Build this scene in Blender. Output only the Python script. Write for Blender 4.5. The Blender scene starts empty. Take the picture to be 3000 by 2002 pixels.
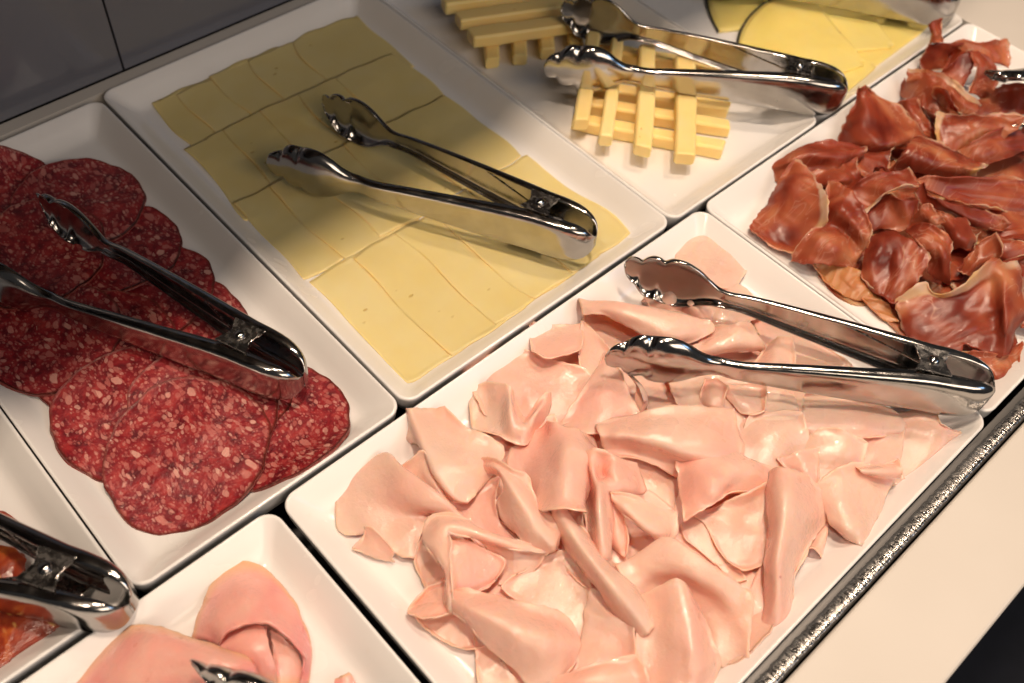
import bpy, math, random
import numpy as np
from mathutils import Vector, Matrix, noise

sc = bpy.context.scene
C = sc.collection
PI = math.pi

# ------------------------------------------------------------------ camera
cam_d = bpy.data.cameras.new('camera')
cam = bpy.data.objects.new('camera', cam_d)
C.objects.link(cam)
sc.camera = cam
cam_d.sensor_width = 36.0
cam_d.lens = 34.67
cam_d.clip_start = 0.01
cam_d.clip_end = 50.0
cam.matrix_world = Matrix(((0.7355041, 0.5091803, -0.4469554, 0.0), (-0.6744744, 0.6127559, -0.4118428, 0.0), (0.0641723, 0.6043721, 0.7941135, 0.5), (0, 0, 0, 1)))
cam_d.dof.use_dof = True
cam_d.dof.focus_distance = 0.61
cam_d.dof.aperture_fstop = 6.3

# ------------------------------------------------------------------ light
world = bpy.data.worlds.new('World')
sc.world = world
world.use_nodes = True
bg = world.node_tree.nodes['Background']
bg.inputs[0].default_value = (1.0, 0.95, 0.92, 1)
bg.inputs[1].default_value = 0.035


def spot(name, loc, target, power, size, angle, blend, col):
    d = bpy.data.lights.new(name, 'SPOT')
    d.energy = power
    d.color = col
    d.shadow_soft_size = size
    d.spot_size = math.radians(angle)
    d.spot_blend = blend
    o = bpy.data.objects.new(name, d)
    C.objects.link(o)
    o.location = loc
    o.rotation_euler = (Vector(target) - Vector(loc)).to_track_quat('-Z', 'Y').to_euler()
    return o


def area(name, loc, target, power, sx, sy, col):
    d = bpy.data.lights.new(name, 'AREA')
    d.shape = 'RECTANGLE'
    d.size = sx
    d.size_y = sy
    d.energy = power
    d.color = col
    o = bpy.data.objects.new(name, d)
    C.objects.link(o)
    o.location = loc
    o.rotation_euler = (Vector(target) - Vector(loc)).to_track_quat('-Z', 'Y').to_euler()
    return o


WARM = (1.0, 0.775, 0.585)
spot('counter_spotlight', (0.32, 0.17, 1.40), (0.40, 0.14, 0.0), 50, 0.06, 70, 0.7, WARM)
spot('near_counter_spotlight', (-0.28, 0.17, 1.40), (-0.05, 0.16, 0.0), 18, 0.06, 70, 0.8, WARM)
spot('far_counter_spotlight', (0.90, 0.24, 1.40), (0.84, 0.18, 0.0), 24, 0.05, 80, 0.8, WARM)
area('room_fill', (0.1, -2.5, 2.1), (0.35, 0.3, 0.0), 44, 2.4, 1.4, (1.0, 0.81, 0.64))  # unseen area lamp added as warm fill for the shaded rear half
spot('wall_side_spotlight', (0.84, 0.50, 1.40), (0.40, 0.15, 0.0), 17, 0.03, 75, 0.8, WARM)
area('window_light', (1.6, -1.6, 1.6), (0.45, 0.2, 0.0), 4.5, 0.8, 0.6, (0.35, 0.62, 1.0))

sc.view_settings.view_transform = 'Standard'
sc.view_settings.look = 'None'
sc.view_settings.exposure = 0.08
sc.view_settings.gamma = 1.0
sc.view_settings.use_curve_mapping = False

cy = sc.cycles
cy.max_bounces = 8
cy.diffuse_bounces = 6
cy.glossy_bounces = 4
cy.transmission_bounces = 2
cy.caustics_reflective = False
cy.caustics_refractive = False
cy.use_adaptive_sampling = True
cy.adaptive_threshold = 0.02

# ------------------------------------------------------------------ helpers


def tag(o, label=None, cat=None, group=None, kind=None):
    if label:
        o['label'] = label
    if cat:
        o['category'] = cat
    if group:
        o['group'] = group
    if kind:
        o['kind'] = kind
    return o


def link_mesh(name, verts, faces, mat, parent=None, smooth=True, uvs=None):
    me = bpy.data.meshes.new(name)
    me.from_pydata([tuple(map(float, v)) for v in verts], [], faces)
    me.materials.append(mat)
    if uvs is not None:
        layer = me.uv_layers.new(name='UVMap')
        idx = np.zeros(len(me.loops), dtype=np.int32)
        me.loops.foreach_get('vertex_index', idx)
        layer.data.foreach_set('uv', np.asarray(uvs, dtype=np.float32)[idx].ravel())
    if smooth:
        me.polygons.foreach_set('use_smooth', [True] * len(me.polygons))
    me.update()
    o = bpy.data.objects.new(name, me)
    C.objects.link(o)
    if parent:
        o.parent = parent
    return o


def empty(name, loc=(0, 0, 0), rz=0.0):
    o = bpy.data.objects.new(name, None)
    o.empty_display_size = 0.02
    C.objects.link(o)
    o.location = loc
    o.rotation_euler = (0, 0, rz)
    return o


def mat(name):
    m = bpy.data.materials.new(name)
    m.use_nodes = True
    nt = m.node_tree
    return m, nt, nt.nodes['Principled BSDF']


def node(nt, typ, **kw):
    n = nt.nodes.new(typ)
    for k, v in kw.items():
        if k.startswith('i_'):
            key = k[2:]
            key = int(key) if key.isdigit() else key.replace('_', ' ')
            n.inputs[key].default_value = v
        else:
            setattr(n, k, v)
    return n


def ramp(nt, fac, stops, interp='LINEAR'):
    r = nt.nodes.new('ShaderNodeValToRGB')
    r.color_ramp.interpolation = interp
    el = r.color_ramp.elements
    el[0].position, el[0].color = stops[0][0], (*stops[0][1], 1)
    el[1].position, el[1].color = stops[-1][0], (*stops[-1][1], 1)
    for p, c in stops[1:-1]:
        e = el.new(p)
        e.color = (*c, 1)
    nt.links.new(fac, r.inputs[0])
    return r.outputs[0]


def g(v):
    return (v, v, v)


def mix(nt, fac, a, b, blend='MIX'):
    n = nt.nodes.new('ShaderNodeMix')
    n.data_type = 'RGBA'
    n.blend_type = blend
    for sock, v in ((n.inputs[0], fac), (n.inputs[6], a), (n.inputs[7], b)):
        if hasattr(v, 'is_linked'):
            nt.links.new(v, sock)
        elif isinstance(v, (int, float)):
            sock.default_value = v
        else:
            sock.default_value = (*v, 1)
    return n.outputs[2]


def math_node(nt, op, a, b=None, c=None):
    n = nt.nodes.new('ShaderNodeMath')
    n.operation = op
    for i, v in enumerate((a, b, c)):
        if v is None:
            continue
        if hasattr(v, 'is_linked'):
            nt.links.new(v, n.inputs[i])
        else:
            n.inputs[i].default_value = v
    return n.outputs[0]


def bump(nt, bsdf, height, strength, dist, prev=None):
    b = node(nt, 'ShaderNodeBump', i_Strength=strength, i_Distance=dist)
    nt.links.new(height, b.inputs['Height'])
    if prev is not None:
        nt.links.new(prev, b.inputs['Normal'])
    nt.links.new(b.outputs[0], bsdf.inputs['Normal'])
    return b.outputs[0]


def coords(nt, kind='Object', scale=(1, 1, 1), rnd=True, rot=(0, 0, 0)):
    """object coordinates shifted by each object's own random number so that copies differ"""
    tc = nt.nodes.new('ShaderNodeTexCoord')
    mp = nt.nodes.new('ShaderNodeMapping')
    mp.inputs['Scale'].default_value = scale
    mp.inputs['Rotation'].default_value = rot
    nt.links.new(tc.outputs[kind], mp.inputs['Vector'])
    if rnd:
        oi = nt.nodes.new('ShaderNodeObjectInfo')
        mu = math_node(nt, 'MULTIPLY', oi.outputs['Random'], 37.0)
        nt.links.new(mu, mp.inputs['Location'])
    return mp.outputs[0]


def noise_tex(nt, vec, scale, detail=3.0, rough=0.5, dist=0.0):
    n = node(nt, 'ShaderNodeTexNoise', i_Scale=scale, i_Detail=min(detail, 2.0), i_Roughness=rough, i_Distortion=dist)
    nt.links.new(vec, n.inputs['Vector'])
    return n.outputs['Fac']


# ------------------------------------------------------------------ materials
def m_porcelain():
    m, nt, b = mat('white_porcelain')
    v = coords(nt)
    n = noise_tex(nt, v, 14, 3)
    c = ramp(nt, n, [(0.3, (0.745, 0.73, 0.71)), (0.7, (0.79, 0.78, 0.765))])
    smear = noise_tex(nt, v, 55, 5, 0.65, 0.6)
    c = mix(nt, ramp(nt, smear, [(0.66, g(0)), (0.80, g(0.16))]), c, (0.70, 0.62, 0.52))
    nt.links.new(c, b.inputs['Base Color'])
    r = ramp(nt, noise_tex(nt, v, 30, 4, 0.6), [(0.3, g(0.13)), (0.75, g(0.30))])
    nt.links.new(r, b.inputs['Roughness'])
    b.inputs['IOR'].default_value = 1.5
    bump(nt, b, noise_tex(nt, v, 25, 2), 0.06, 0.002)
    return m


def m_counter():
    m, nt, b = mat('cream_solid_surface')
    v = coords(nt, rnd=False)
    c = ramp(nt, noise_tex(nt, v, 9, 4), [(0.3, (0.56, 0.525, 0.475)), (0.7, (0.60, 0.565, 0.515))])
    spk = node(nt, 'ShaderNodeTexVoronoi', i_Scale=90.0)
    nt.links.new(v, spk.inputs['Vector'])
    s = ramp(nt, spk.outputs['Distance'], [(0.035, g(0.55)), (0.06, g(0))])
    keep = ramp(nt, noise_tex(nt, v, 31, 1), [(0.58, g(0)), (0.62, g(1))])
    c = mix(nt, mix(nt, 1.0, s, keep, 'MULTIPLY'), c, (0.30, 0.24, 0.18))
    nt.links.new(c, b.inputs['Base Color'])
    r = ramp(nt, noise_tex(nt, v, 20, 5), [(0.3, g(0.34)), (0.7, g(0.48))])
    nt.links.new(r, b.inputs['Roughness'])
    bump(nt, b, noise_tex(nt, v, 350, 2), 0.05, 0.0006)
    return m


def m_wall():
    m, nt, b = mat('glossy_wall_panel')
    v = coords(nt, rnd=False)
    c = ramp(nt, noise_tex(nt, v, 5, 4), [(0.3, (0.125, 0.13, 0.155)), (0.7, (0.145, 0.15, 0.18))])
    nt.links.new(c, b.inputs['Base Color'])
    b.inputs['Roughness'].default_value = 0.16
    b.inputs['IOR'].default_value = 1.6
    bump(nt, b, noise_tex(nt, v, 160, 3), 0.05, 0.001)
    return m


def m_plain(name, col, rough=0.6, metal=0.0):
    m, nt, b = mat(name)
    v = coords(nt, rnd=False)
    n = noise_tex(nt, v, 40, 4)
    c = ramp(nt, n, [(0.3, tuple(x * 0.85 for x in col)), (0.7, tuple(min(1, x * 1.15) for x in col))])
    nt.links.new(c, b.inputs['Base Color'])
    b.inputs['Roughness'].default_value = rough
    b.inputs['Metallic'].default_value = metal
    return m


def m_steel():
    m, nt, b = mat('polished_stainless_steel')
    v = coords(nt)
    c = ramp(nt, noise_tex(nt, v, 60, 4), [(0.3, (0.42, 0.405, 0.39)), (0.7, (0.51, 0.495, 0.48))])
    nt.links.new(c, b.inputs['Base Color'])
    b.inputs['Metallic'].default_value = 1.0
    smudge = noise_tex(nt, v, 90, 5, 0.6)
    r = ramp(nt, smudge, [(0.35, g(0.10)), (0.62, g(0.17)), (0.8, g(0.30))])
    nt.links.new(r, b.inputs['Roughness'])
    sv = coords(nt, scale=(1, 9, 9))
    s1 = noise_tex(nt, sv, 260, 3, 0.7)
    b1 = bump(nt, b, s1, 0.05, 0.0005)
    w = noise_tex(nt, coords(nt, scale=(1, 1.6, 1.6)), 34, 2)
    bump(nt, b, w, 0.22, 0.0022, b1)
    return m


def m_dark_steel():
    m, nt, b = mat('dark_hinge_steel')
    b.inputs['Base Color'].default_value = (0.33, 0.32, 0.31, 1)
    b.inputs['Metallic'].default_value = 1.0
    v = coords(nt)
    r = ramp(nt, noise_tex(nt, v, 300, 4), [(0.3, g(0.16)), (0.7, g(0.34))])
    nt.links.new(r, b.inputs['Roughness'])
    bump(nt, b, noise_tex(nt, v, 500, 3), 0.15, 0.0005)
    return m


def m_strip():
    m, nt, b = mat('worn_steel_edging')
    v = coords(nt, rnd=False)
    b.inputs['Metallic'].default_value = 1.0
    # cross scratches run over the strip's width
    sv = coords(nt, scale=(12, 1.3, 1.3), rnd=False, rot=(0, 0, 0.25))
    s = noise_tex(nt, sv, 70, 4, 0.65)
    pits = noise_tex(nt, v, 420, 4, 0.7)
    c = ramp(nt, s, [(0.35, (0.25, 0.24, 0.23)), (0.62, (0.62, 0.60, 0.57))])
    nt.links.new(c, b.inputs['Base Color'])
    r = ramp(nt, pits, [(0.35, g(0.16)), (0.7, g(0.45))])
    nt.links.new(r, b.inputs['Roughness'])
    # the raised ridge is worn and scratched, the flat beside it is not
    tcs = nt.nodes.new('ShaderNodeTexCoord')
    sp = node(nt, 'ShaderNodeSeparateXYZ')
    nt.links.new(tcs.outputs['Object'], sp.inputs[0])
    wob = math_node(nt, 'MULTIPLY_ADD', noise_tex(nt, coords(nt, scale=(6, 1, 1), rnd=False), 60, 3), 0.003, -0.0015)
    yy = math_node(nt, 'ADD', sp.outputs[1], wob)
    ridge = ramp(nt, math_node(nt, 'MULTIPLY', yy, 50.0), [(0.42, g(0)), (0.48, g(1)), (0.80, g(1)), (0.88, g(0))])
    nt.links.new(mix(nt, ridge, (0.17, 0.165, 0.16), c), b.inputs['Base Color'])
    nt.links.new(mix(nt, ridge, g(0.5), r), b.inputs['Roughness'])
    hs = mix(nt, 1.0, s, ridge, 'MULTIPLY')
    hp = mix(nt, 1.0, pits, ridge, 'MULTIPLY')
    p = bump(nt, b, hs, 0.45, 0.0016)
    bump(nt, b, hp, 0.4, 0.0008, p)
    return m


def m_cheese(name, ca, cb, sss=0.5):
    m, nt, b = mat(name)
    v = coords(nt)
    c = ramp(nt, noise_tex(nt, v, 26, 4, 0.55), [(0.3, ca), (0.7, cb)])
    oi = nt.nodes.new('ShaderNodeObjectInfo')
    c = mix(nt, ramp(nt, oi.outputs['Random'], [(0, g(0)), (1, g(0.35))]), c, tuple(x * 0.88 for x in ca))
    # small eyes and tears in the paste
    vo = node(nt, 'ShaderNodeTexVoronoi', i_Scale=62.0)
    mp = coords(nt, scale=(1, 1.8, 1))
    nt.links.new(mp, vo.inputs['Vector'])
    pit = ramp(nt, vo.outputs['Distance'], [(0.075, g(1)), (0.13, g(0))])
    keep = ramp(nt, noise_tex(nt, v, 33, 1), [(0.60, g(0)), (0.63, g(1))])
    pit = mix(nt, 1.0, pit, keep, 'MULTIPLY')
    c = mix(nt, mix(nt, 1.0, pit, g(0.7), 'MULTIPLY'), c, tuple(x * y for x, y in zip(ca, (0.72, 0.55, 0.3))))
    nt.links.new(c, b.inputs['Base Color'])
    b.inputs['Subsurface Weight'].default_value = sss
    b.inputs['Subsurface Radius'].default_value = (1.0, 0.75, 0.35)
    b.inputs['Subsurface Scale'].default_value = 0.006
    r = ramp(nt, noise_tex(nt, v, 80, 4), [(0.3, g(0.36)), (0.7, g(0.55))])
    nt.links.new(r, b.inputs['Roughness'])
    p = bump(nt, b, noise_tex(nt, v, 60, 4), 0.12, 0.002)
    inv = math_node(nt, 'SUBTRACT', 1.0, pit)
    bump(nt, b, inv, 0.5, 0.0015, p)
    return m


def m_salami():
    m, nt, b = mat('salami')
    v0 = coords(nt)
    # flecks are stretched along a direction that swirls slowly over the slice
    dn = node(nt, 'ShaderNodeTexNoise', i_Scale=38.0, i_Detail=2.0)
    nt.links.new(v0, dn.inputs['Vector'])
    off = node(nt, 'ShaderNodeVectorMath', operation='MULTIPLY_ADD')
    nt.links.new(dn.outputs['Color'], off.inputs[0])
    off.inputs[1].default_value = (0.012, 0.012, 0.0)
    nt.links.new(v0, off.inputs[2])
    v = off.outputs[0]
    lean = ramp(nt, noise_tex(nt, v, 130, 4, 0.6),
                [(0.30, (0.10, 0.005, 0.010)), (0.5, (0.23, 0.012, 0.018)), (0.70, (0.36, 0.035, 0.034))])
    col = lean
    for sc_, thr, amt, size in ((640.0, 0.34, 0.40, 0.16), (370.0, 0.36, 0.62, 0.14), (205.0, 0.30, 0.85, 0.10)):
        vo = node(nt, 'ShaderNodeTexVoronoi', i_Scale=sc_, i_Randomness=1.0)
        vm = node(nt, 'ShaderNodeVectorMath', operation='MULTIPLY')
        nt.links.new(v, vm.inputs[0])
        vm.inputs[1].default_value = (1.0, 0.62, 0.4)
        nt.links.new(vm.outputs[0], vo.inputs['Vector'])
        # each cell's own random number sets the fleck's size
        sep = node(nt, 'ShaderNodeSeparateColor')
        nt.links.new(vo.outputs['Color'], sep.inputs[0])
        rad = math_node(nt, 'MULTIPLY_ADD', sep.outputs[0], 0.80 if sc_ > 210 else 0.95, -0.11 if sc_ > 210 else -0.42)
        edge = math_node(nt, 'SUBTRACT', rad, vo.outputs['Distance'])
        wob = math_node(nt, 'MULTIPLY_ADD', noise_tex(nt, v, sc_ * 3, 2), 0.26, -0.13)
        edge = math_node(nt, 'ADD', edge, wob)
        f = ramp(nt, edge, [(0.0, g(0)), (size, g(amt))])
        fatc = ramp(nt, sep.outputs[1], [(0.0, (0.42, 0.09, 0.08)), (0.6, (0.54, 0.19, 0.16)), (1.0, (0.70, 0.38, 0.31))])
        col = mix(nt, f, col, fatc)
    # thin darker rim of each slice: casing, with edge shading painted in
    sx = node(nt, 'ShaderNodeSeparateXYZ')
    nt.links.new(nt.nodes.new('ShaderNodeTexCoord').outputs['UV'], sx.inputs[0])
    rim = ramp(nt, sx.outputs[1], [(0.955, g(0)), (0.99, g(0.75))])
    col = mix(nt, rim, col, (0.16, 0.035, 0.025))
    nt.links.new(col, b.inputs['Base Color'])
    b.inputs['Subsurface Weight'].default_value = 0.15
    b.inputs['Subsurface Radius'].default_value = (1.0, 0.25, 0.2)
    b.inputs['Subsurface Scale'].default_value = 0.002
    r = ramp(nt, noise_tex(nt, v, 210, 4, 0.6), [(0.3, g(0.30)), (0.7, g(0.62))])
    nt.links.new(r, b.inputs['Roughness'])
    b.inputs['Specular IOR Level'].default_value = 0.35
    p = bump(nt, b, noise_tex(nt, v, 620, 3, 0.6), 0.45, 0.0012)
    bump(nt, b, noise_tex(nt, v, 90, 2), 0.25, 0.003, p)
    wet(nt, b, v0, 0.14)
    return m


def wet(nt, b, v, amount, grain=0.8):
    # moist film: patchy clear coat with its own fine grain, so that it glints
    patch = ramp(nt, noise_tex(nt, v, 34, 3, 0.6), [(0.38, g(0.12)), (0.56, g(min(1.0, amount * 1.7)))])
    nt.links.new(patch, b.inputs['Coat Weight'])
    b.inputs['Coat Roughness'].default_value = 0.06
    b.inputs['Coat IOR'].default_value = 1.45
    bn = node(nt, 'ShaderNodeBump', i_Strength=grain, i_Distance=0.0014)
    nt.links.new(noise_tex(nt, v, 330, 4, 0.65), bn.inputs['Height'])
    nt.links.new(bn.outputs[0], b.inputs['Coat Normal'])


def translucent(nt, b, c, tint, fac):
    # thin slices let some light through
    tr = node(nt, 'ShaderNodeBsdfTranslucent')
    nt.links.new(mix(nt, 1.0, c, tint, 'MULTIPLY'), tr.inputs['Color'])
    ms = node(nt, 'ShaderNodeMixShader', i_0=fac)
    nt.links.new(b.outputs[0], ms.inputs[1])
    nt.links.new(tr.outputs[0], ms.inputs[2])
    nt.links.new(ms.outputs[0], nt.nodes['Material Output'].inputs['Surface'])


def m_mortadella():
    m, nt, b = mat('pale_pink_cold_cut')
    v = coords(nt)
    c = ramp(nt, noise_tex(nt, v, 16, 4, 0.55), [(0.30, (0.95, 0.585, 0.475)), (0.5, (0.95, 0.52, 0.42)), (0.70, (0.95, 0.44, 0.365))])
    oi = nt.nodes.new('ShaderNodeObjectInfo')
    c = mix(nt, ramp(nt, oi.outputs['Random'], [(0, g(0)), (1, g(0.4))]), c, (0.95, 0.64, 0.51))
    bl = ramp(nt, noise_tex(nt, v, 30, 2, 0.4), [(0.70, g(0)), (0.80, g(0.35))])
    c = mix(nt, bl, c, (0.76, 0.34, 0.33))
    # paler, yellowish cut edge
    sxy = node(nt, 'ShaderNodeSeparateXYZ')
    nt.links.new(nt.nodes.new('ShaderNodeTexCoord').outputs['UV'], sxy.inputs[0])
    eu = math_node(nt, 'ABSOLUTE', math_node(nt, 'MULTIPLY_ADD', sxy.outputs[0], 2.0, -1.0))
    ev = math_node(nt, 'ABSOLUTE', math_node(nt, 'MULTIPLY_ADD', sxy.outputs[1], 2.0, -1.0))
    ed = math_node(nt, 'MAXIMUM', eu, ev)
    c = mix(nt, ramp(nt, ed, [(0.88, g(0)), (1.0, g(0.3))]), c, (0.95, 0.68, 0.50))
    # a few darker specks
    vo = node(nt, 'ShaderNodeTexVoronoi', i_Scale=45.0)
    nt.links.new(v, vo.inputs['Vector'])
    dot = ramp(nt, vo.outputs['Distance'], [(0.025, g(0.7)), (0.05, g(0))])
    keep = ramp(nt, noise_tex(nt, v, 17, 1), [(0.56, g(0)), (0.6, g(1))])
    c = mix(nt, mix(nt, 1.0, dot, keep, 'MULTIPLY'), c, (0.55, 0.16, 0.13))
    nt.links.new(c, b.inputs['Base Color'])
    b.inputs['Subsurface Weight'].default_value = 0.45
    b.inputs['Subsurface Radius'].default_value = (1.0, 0.36, 0.20)
    b.inputs['Subsurface Scale'].default_value = 0.007
    r = ramp(nt, noise_tex(nt, v, 42, 4, 0.6), [(0.3, g(0.24)), (0.7, g(0.46))])
    nt.links.new(r, b.inputs['Roughness'])
    b.inputs['Specular IOR Level'].default_value = 0.5
    p = bump(nt, b, noise_tex(nt, v, 480, 3, 0.6), 0.22, 0.0010)
    bump(nt, b, noise_tex(nt, v, 75, 3), 0.3, 0.003, p)
    wet(nt, b, v, 0.55)
    translucent(nt, b, c, (1.0, 0.60, 0.40), 0.12)
    return m


def m_prosciutto(thin=False):
    m, nt, b = mat('thin_cured_ham' if thin else 'cured_ham')
    v = coords(nt)
    uv = nt.nodes.new('ShaderNodeTexCoord').outputs['UV']
    sx = node(nt, 'ShaderNodeSeparateXYZ')
    nt.links.new(uv, sx.inputs[0])
    c = ramp(nt, noise_tex(nt, v, 24, 3, 0.6, 0.4),
             [(0.30, (0.16, 0.018, 0.009)), (0.47, (0.33, 0.058, 0.026)), (0.58, (0.46, 0.12, 0.054)), (0.72, (0.66, 0.27, 0.13))])
    if thin:
        c = ramp(nt, noise_tex(nt, v, 30, 4, 0.6, 0.4), [(0.3, (0.56, 0.20, 0.07)), (0.7, (0.68, 0.34, 0.13))])
    # thin pale veins
    w = noise_tex(nt, coords(nt, scale=(1, 2.2, 1)), 30, 5, 0.55, 1.2)
    vein = math_node(nt, 'ABSOLUTE', math_node(nt, 'SUBTRACT', w, 0.5))
    veinf = ramp(nt, vein, [(0.0, g(0.6)), (0.022, g(0))])
    keep = ramp(nt, noise_tex(nt, v, 24, 2), [(0.45, g(0)), (0.6, g(1))])
    c = mix(nt, mix(nt, 1.0, veinf, keep, 'MULTIPLY'), c, (0.66, 0.36, 0.26))
    # white-yellow fat rind on one long side of the slice
    wob = math_node(nt, 'MULTIPLY_ADD', noise_tex(nt, v, 60, 3), 0.16, -0.08)
    e = math_node(nt, 'ADD', sx.outputs[1], wob)
    fat = ramp(nt, e, [(0.88, g(0)), (0.925, g(1))])
    fk = ramp(nt, noise_tex(nt, v, 13, 1), [(0.40, g(0)), (0.50, g(1))])
    fatc = ramp(nt, noise_tex(nt, v, 50, 2), [(0.4, (0.74, 0.52, 0.40)), (0.7, (0.72, 0.42, 0.15))])
    c = mix(nt, mix(nt, 1.0, fat, fk, 'MULTIPLY'), c, fatc)
    eu = math_node(nt, 'ABSOLUTE', math_node(nt, 'MULTIPLY_ADD', sx.outputs[0], 2.0, -1.0))
    rk = ramp(nt, noise_tex(nt, v, 40, 2), [(0.42, g(0)), (0.55, g(0.8))])
    c = mix(nt, mix(nt, 1.0, ramp(nt, eu, [(0.945, g(0)), (0.98, g(1))]), rk, 'MULTIPLY'), c, (0.74, 0.46, 0.32))
    nt.links.new(c, b.inputs['Base Color'])
    b.inputs['Subsurface Weight'].default_value = 0.35
    b.inputs['Subsurface Radius'].default_value = (1.0, 0.30, 0.14)
    b.inputs['Subsurface Scale'].default_value = 0.004
    r = ramp(nt, noise_tex(nt, v, 60, 4, 0.6), [(0.3, g(0.28)), (0.7, g(0.5))])
    nt.links.new(r, b.inputs['Roughness'])
    p = bump(nt, b, noise_tex(nt, coords(nt, scale=(1, 3, 1)), 260, 4, 0.65), 0.14, 0.0012)
    bump(nt, b, noise_tex(nt, v, 60, 3), 0.3, 0.003, p)
    wet(nt, b, v, 0.16, 0.35)
    translucent(nt, b, c, (1.0, 0.70, 0.42), 0.30)
    return m


def m_ham():
    m, nt, b = mat('cooked_ham')
    v = coords(nt)
    c = ramp(nt, noise_tex(nt, v, 26, 4, 0.6, 0.8), [(0.28, (0.80, 0.44, 0.36)), (0.5, (0.80, 0.36, 0.31)), (0.72, (0.74, 0.26, 0.25))])
    uv = nt.nodes.new('ShaderNodeTexCoord').outputs['UV']
    sx = node(nt, 'ShaderNodeSeparateXYZ')
    nt.links.new(uv, sx.inputs[0])
    wob = math_node(nt, 'MULTIPLY_ADD', noise_tex(nt, v, 40, 3), 0.16, -0.08)
    e = math_node(nt, 'ADD', sx.outputs[1], wob)
    c = mix(nt, ramp(nt, e, [(0.78, g(0)), (0.98, g(0.8))]), c, (0.72, 0.42, 0.22))
    nt.links.new(c, b.inputs['Base Color'])
    b.inputs['Subsurface Weight'].default_value = 0.4
    b.inputs['Subsurface Radius'].default_value = (1.0, 0.42, 0.28)
    b.inputs['Subsurface Scale'].default_value = 0.005
    r = ramp(nt, noise_tex(nt, v, 42, 4, 0.6), [(0.3, g(0.25)), (0.7, g(0.45))])
    nt.links.new(r, b.inputs['Roughness'])
    p = bump(nt, b, noise_tex(nt, v, 420, 3, 0.6), 0.2, 0.0010)
    bump(nt, b, noise_tex(nt, v, 60, 3), 0.22, 0.003, p)
    wet(nt, b, v, 0.5)
    return m


def m_chorizo():
    m, nt, b = mat('chorizo')
    v = coords(nt)
    c = ramp(nt, noise_tex(nt, v, 90, 4, 0.6, 0.5), [(0.3, (0.15, 0.014, 0.008)), (0.55, (0.32, 0.045, 0.015)), (0.75, (0.50, 0.13, 0.025))])
    for s_, amt in ((75.0, 0.9), (150.0, 0.75)):
        vo = node(nt, 'ShaderNodeTexVoronoi', i_Scale=s_)
        vm = node(nt, 'ShaderNodeVectorMath', operation='MULTIPLY')
        nt.links.new(v, vm.inputs[0])
        vm.inputs[1].default_value = (1.0, 0.5, 0.6)
        nt.links.new(vm.outputs[0], vo.inputs['Vector'])
        sep = node(nt, 'ShaderNodeSeparateColor')
        nt.links.new(vo.outputs['Color'], sep.inputs[0])
        rad = math_node(nt, 'MULTIPLY_ADD', sep.outputs[0], 0.7, -0.28)
        edge = math_node(nt, 'SUBTRACT', rad, vo.outputs['Distance'])
        f = ramp(nt, edge, [(0.0, g(0)), (0.10, g(amt))])
        c = mix(nt, f, c, (0.72, 0.42, 0.12))
    nt.links.new(c, b.inputs['Base Color'])
    b.inputs['Subsurface Weight'].default_value = 0.2
    b.inputs['Subsurface Radius'].default_value = (1.0, 0.35, 0.15)
    b.inputs['Subsurface Scale'].default_value = 0.003
    b.inputs['Roughness'].default_value = 0.28
    bump(nt, b, noise_tex(nt, v, 330, 3, 0.6), 0.35, 0.0012)
    return m


MP, MC, MW = m_porcelain(), m_counter(), m_wall()
MBLACK = m_plain('black_well_lining', (0.012, 0.012, 0.013), 0.5)
MFLOOR = m_plain('dark_floor', (0.010, 0.011, 0.018), 0.7)
MSHELF = m_plain('dark_shelf_board', (0.05, 0.045, 0.045), 0.5)
MJOINT = m_plain('dark_panel_joint', (0.03, 0.027, 0.025), 0.7)
MS, MDS, MSTRIP = m_steel(), m_dark_steel(), m_strip()
MCH = m_cheese('sliced_cheese', (0.95, 0.67, 0.235), (0.96, 0.72, 0.30))
MST = m_cheese('stick_cheese', (0.93, 0.69, 0.26), (0.95, 0.74, 0.34))
MRD = m_cheese('round_cheese', (0.93, 0.69, 0.19), (0.95, 0.74, 0.26))
MRIND = m_plain('dark_wax_rind', (0.045, 0.042, 0.030), 0.5)
MPT = m_prosciutto(True)
MSAL, MMO, MPR, MHAM, MCHO = m_salami(), m_mortadella(), m_prosciutto(), m_ham(), m_chorizo()


# ------------------------------------------------------------------ setting
def box(name, x0, x1, y0, y1, z0, z1, m, parent=None, bev=0.0):
    v = [(x, y, z) for z in (z0, z1) for y in (y0, y1) for x in (x0, x1)]
    f = [(0, 2, 3, 1), (4, 5, 7, 6), (0, 1, 5, 4), (2, 6, 7, 3), (0, 4, 6, 2), (1, 3, 7, 5)]
    o = link_mesh(name, v, f, m, parent, smooth=False)
    if bev:
        md = o.modifiers.new('bevel', 'BEVEL')
        md.width = bev
        md.segments = 3
    return o


CZ = -0.003
WX0, WX1, WY0, WY1 = -0.75, 0.8432, 0.0072, 0.6378
cnt = tag(empty('counter'), kind='structure')
box('front_slab', -1.4, 2.0, -0.0502, WY0, -0.043, CZ, MC, cnt, 0.0025)
box('back_slab', -1.4, WX1, WY1, 0.6494, -0.043, CZ, MC, cnt)
box('end_slab', WX1, 2.0, WY0 + 0.0003, 0.6494, -0.043, CZ - 0.0002, MC, cnt, 0.001)
box('well_base', -1.4, WX1 + 0.02, WY0 - 0.01, WY1 + 0.01, -0.075, -0.060, MBLACK, cnt)
box('cabinet', -1.4, 2.0, 0.03, 0.649, -0.9, -0.0755, MBLACK, cnt)
tag(box('floor', -4, 4, -3, 3, -0.93, -0.905, MFLOOR), kind='structure')
wall = tag(empty('wall', (0, 0.6494, 0)), kind='structure')
for xa, xb in ((-1.4, 0.2281), (0.2296, 2.0)):
    box('wall_panel', xa, xb, 0.0006, 0.018, CZ + 0.0012, 0.62, MW, wall, 0.0006)
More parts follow.
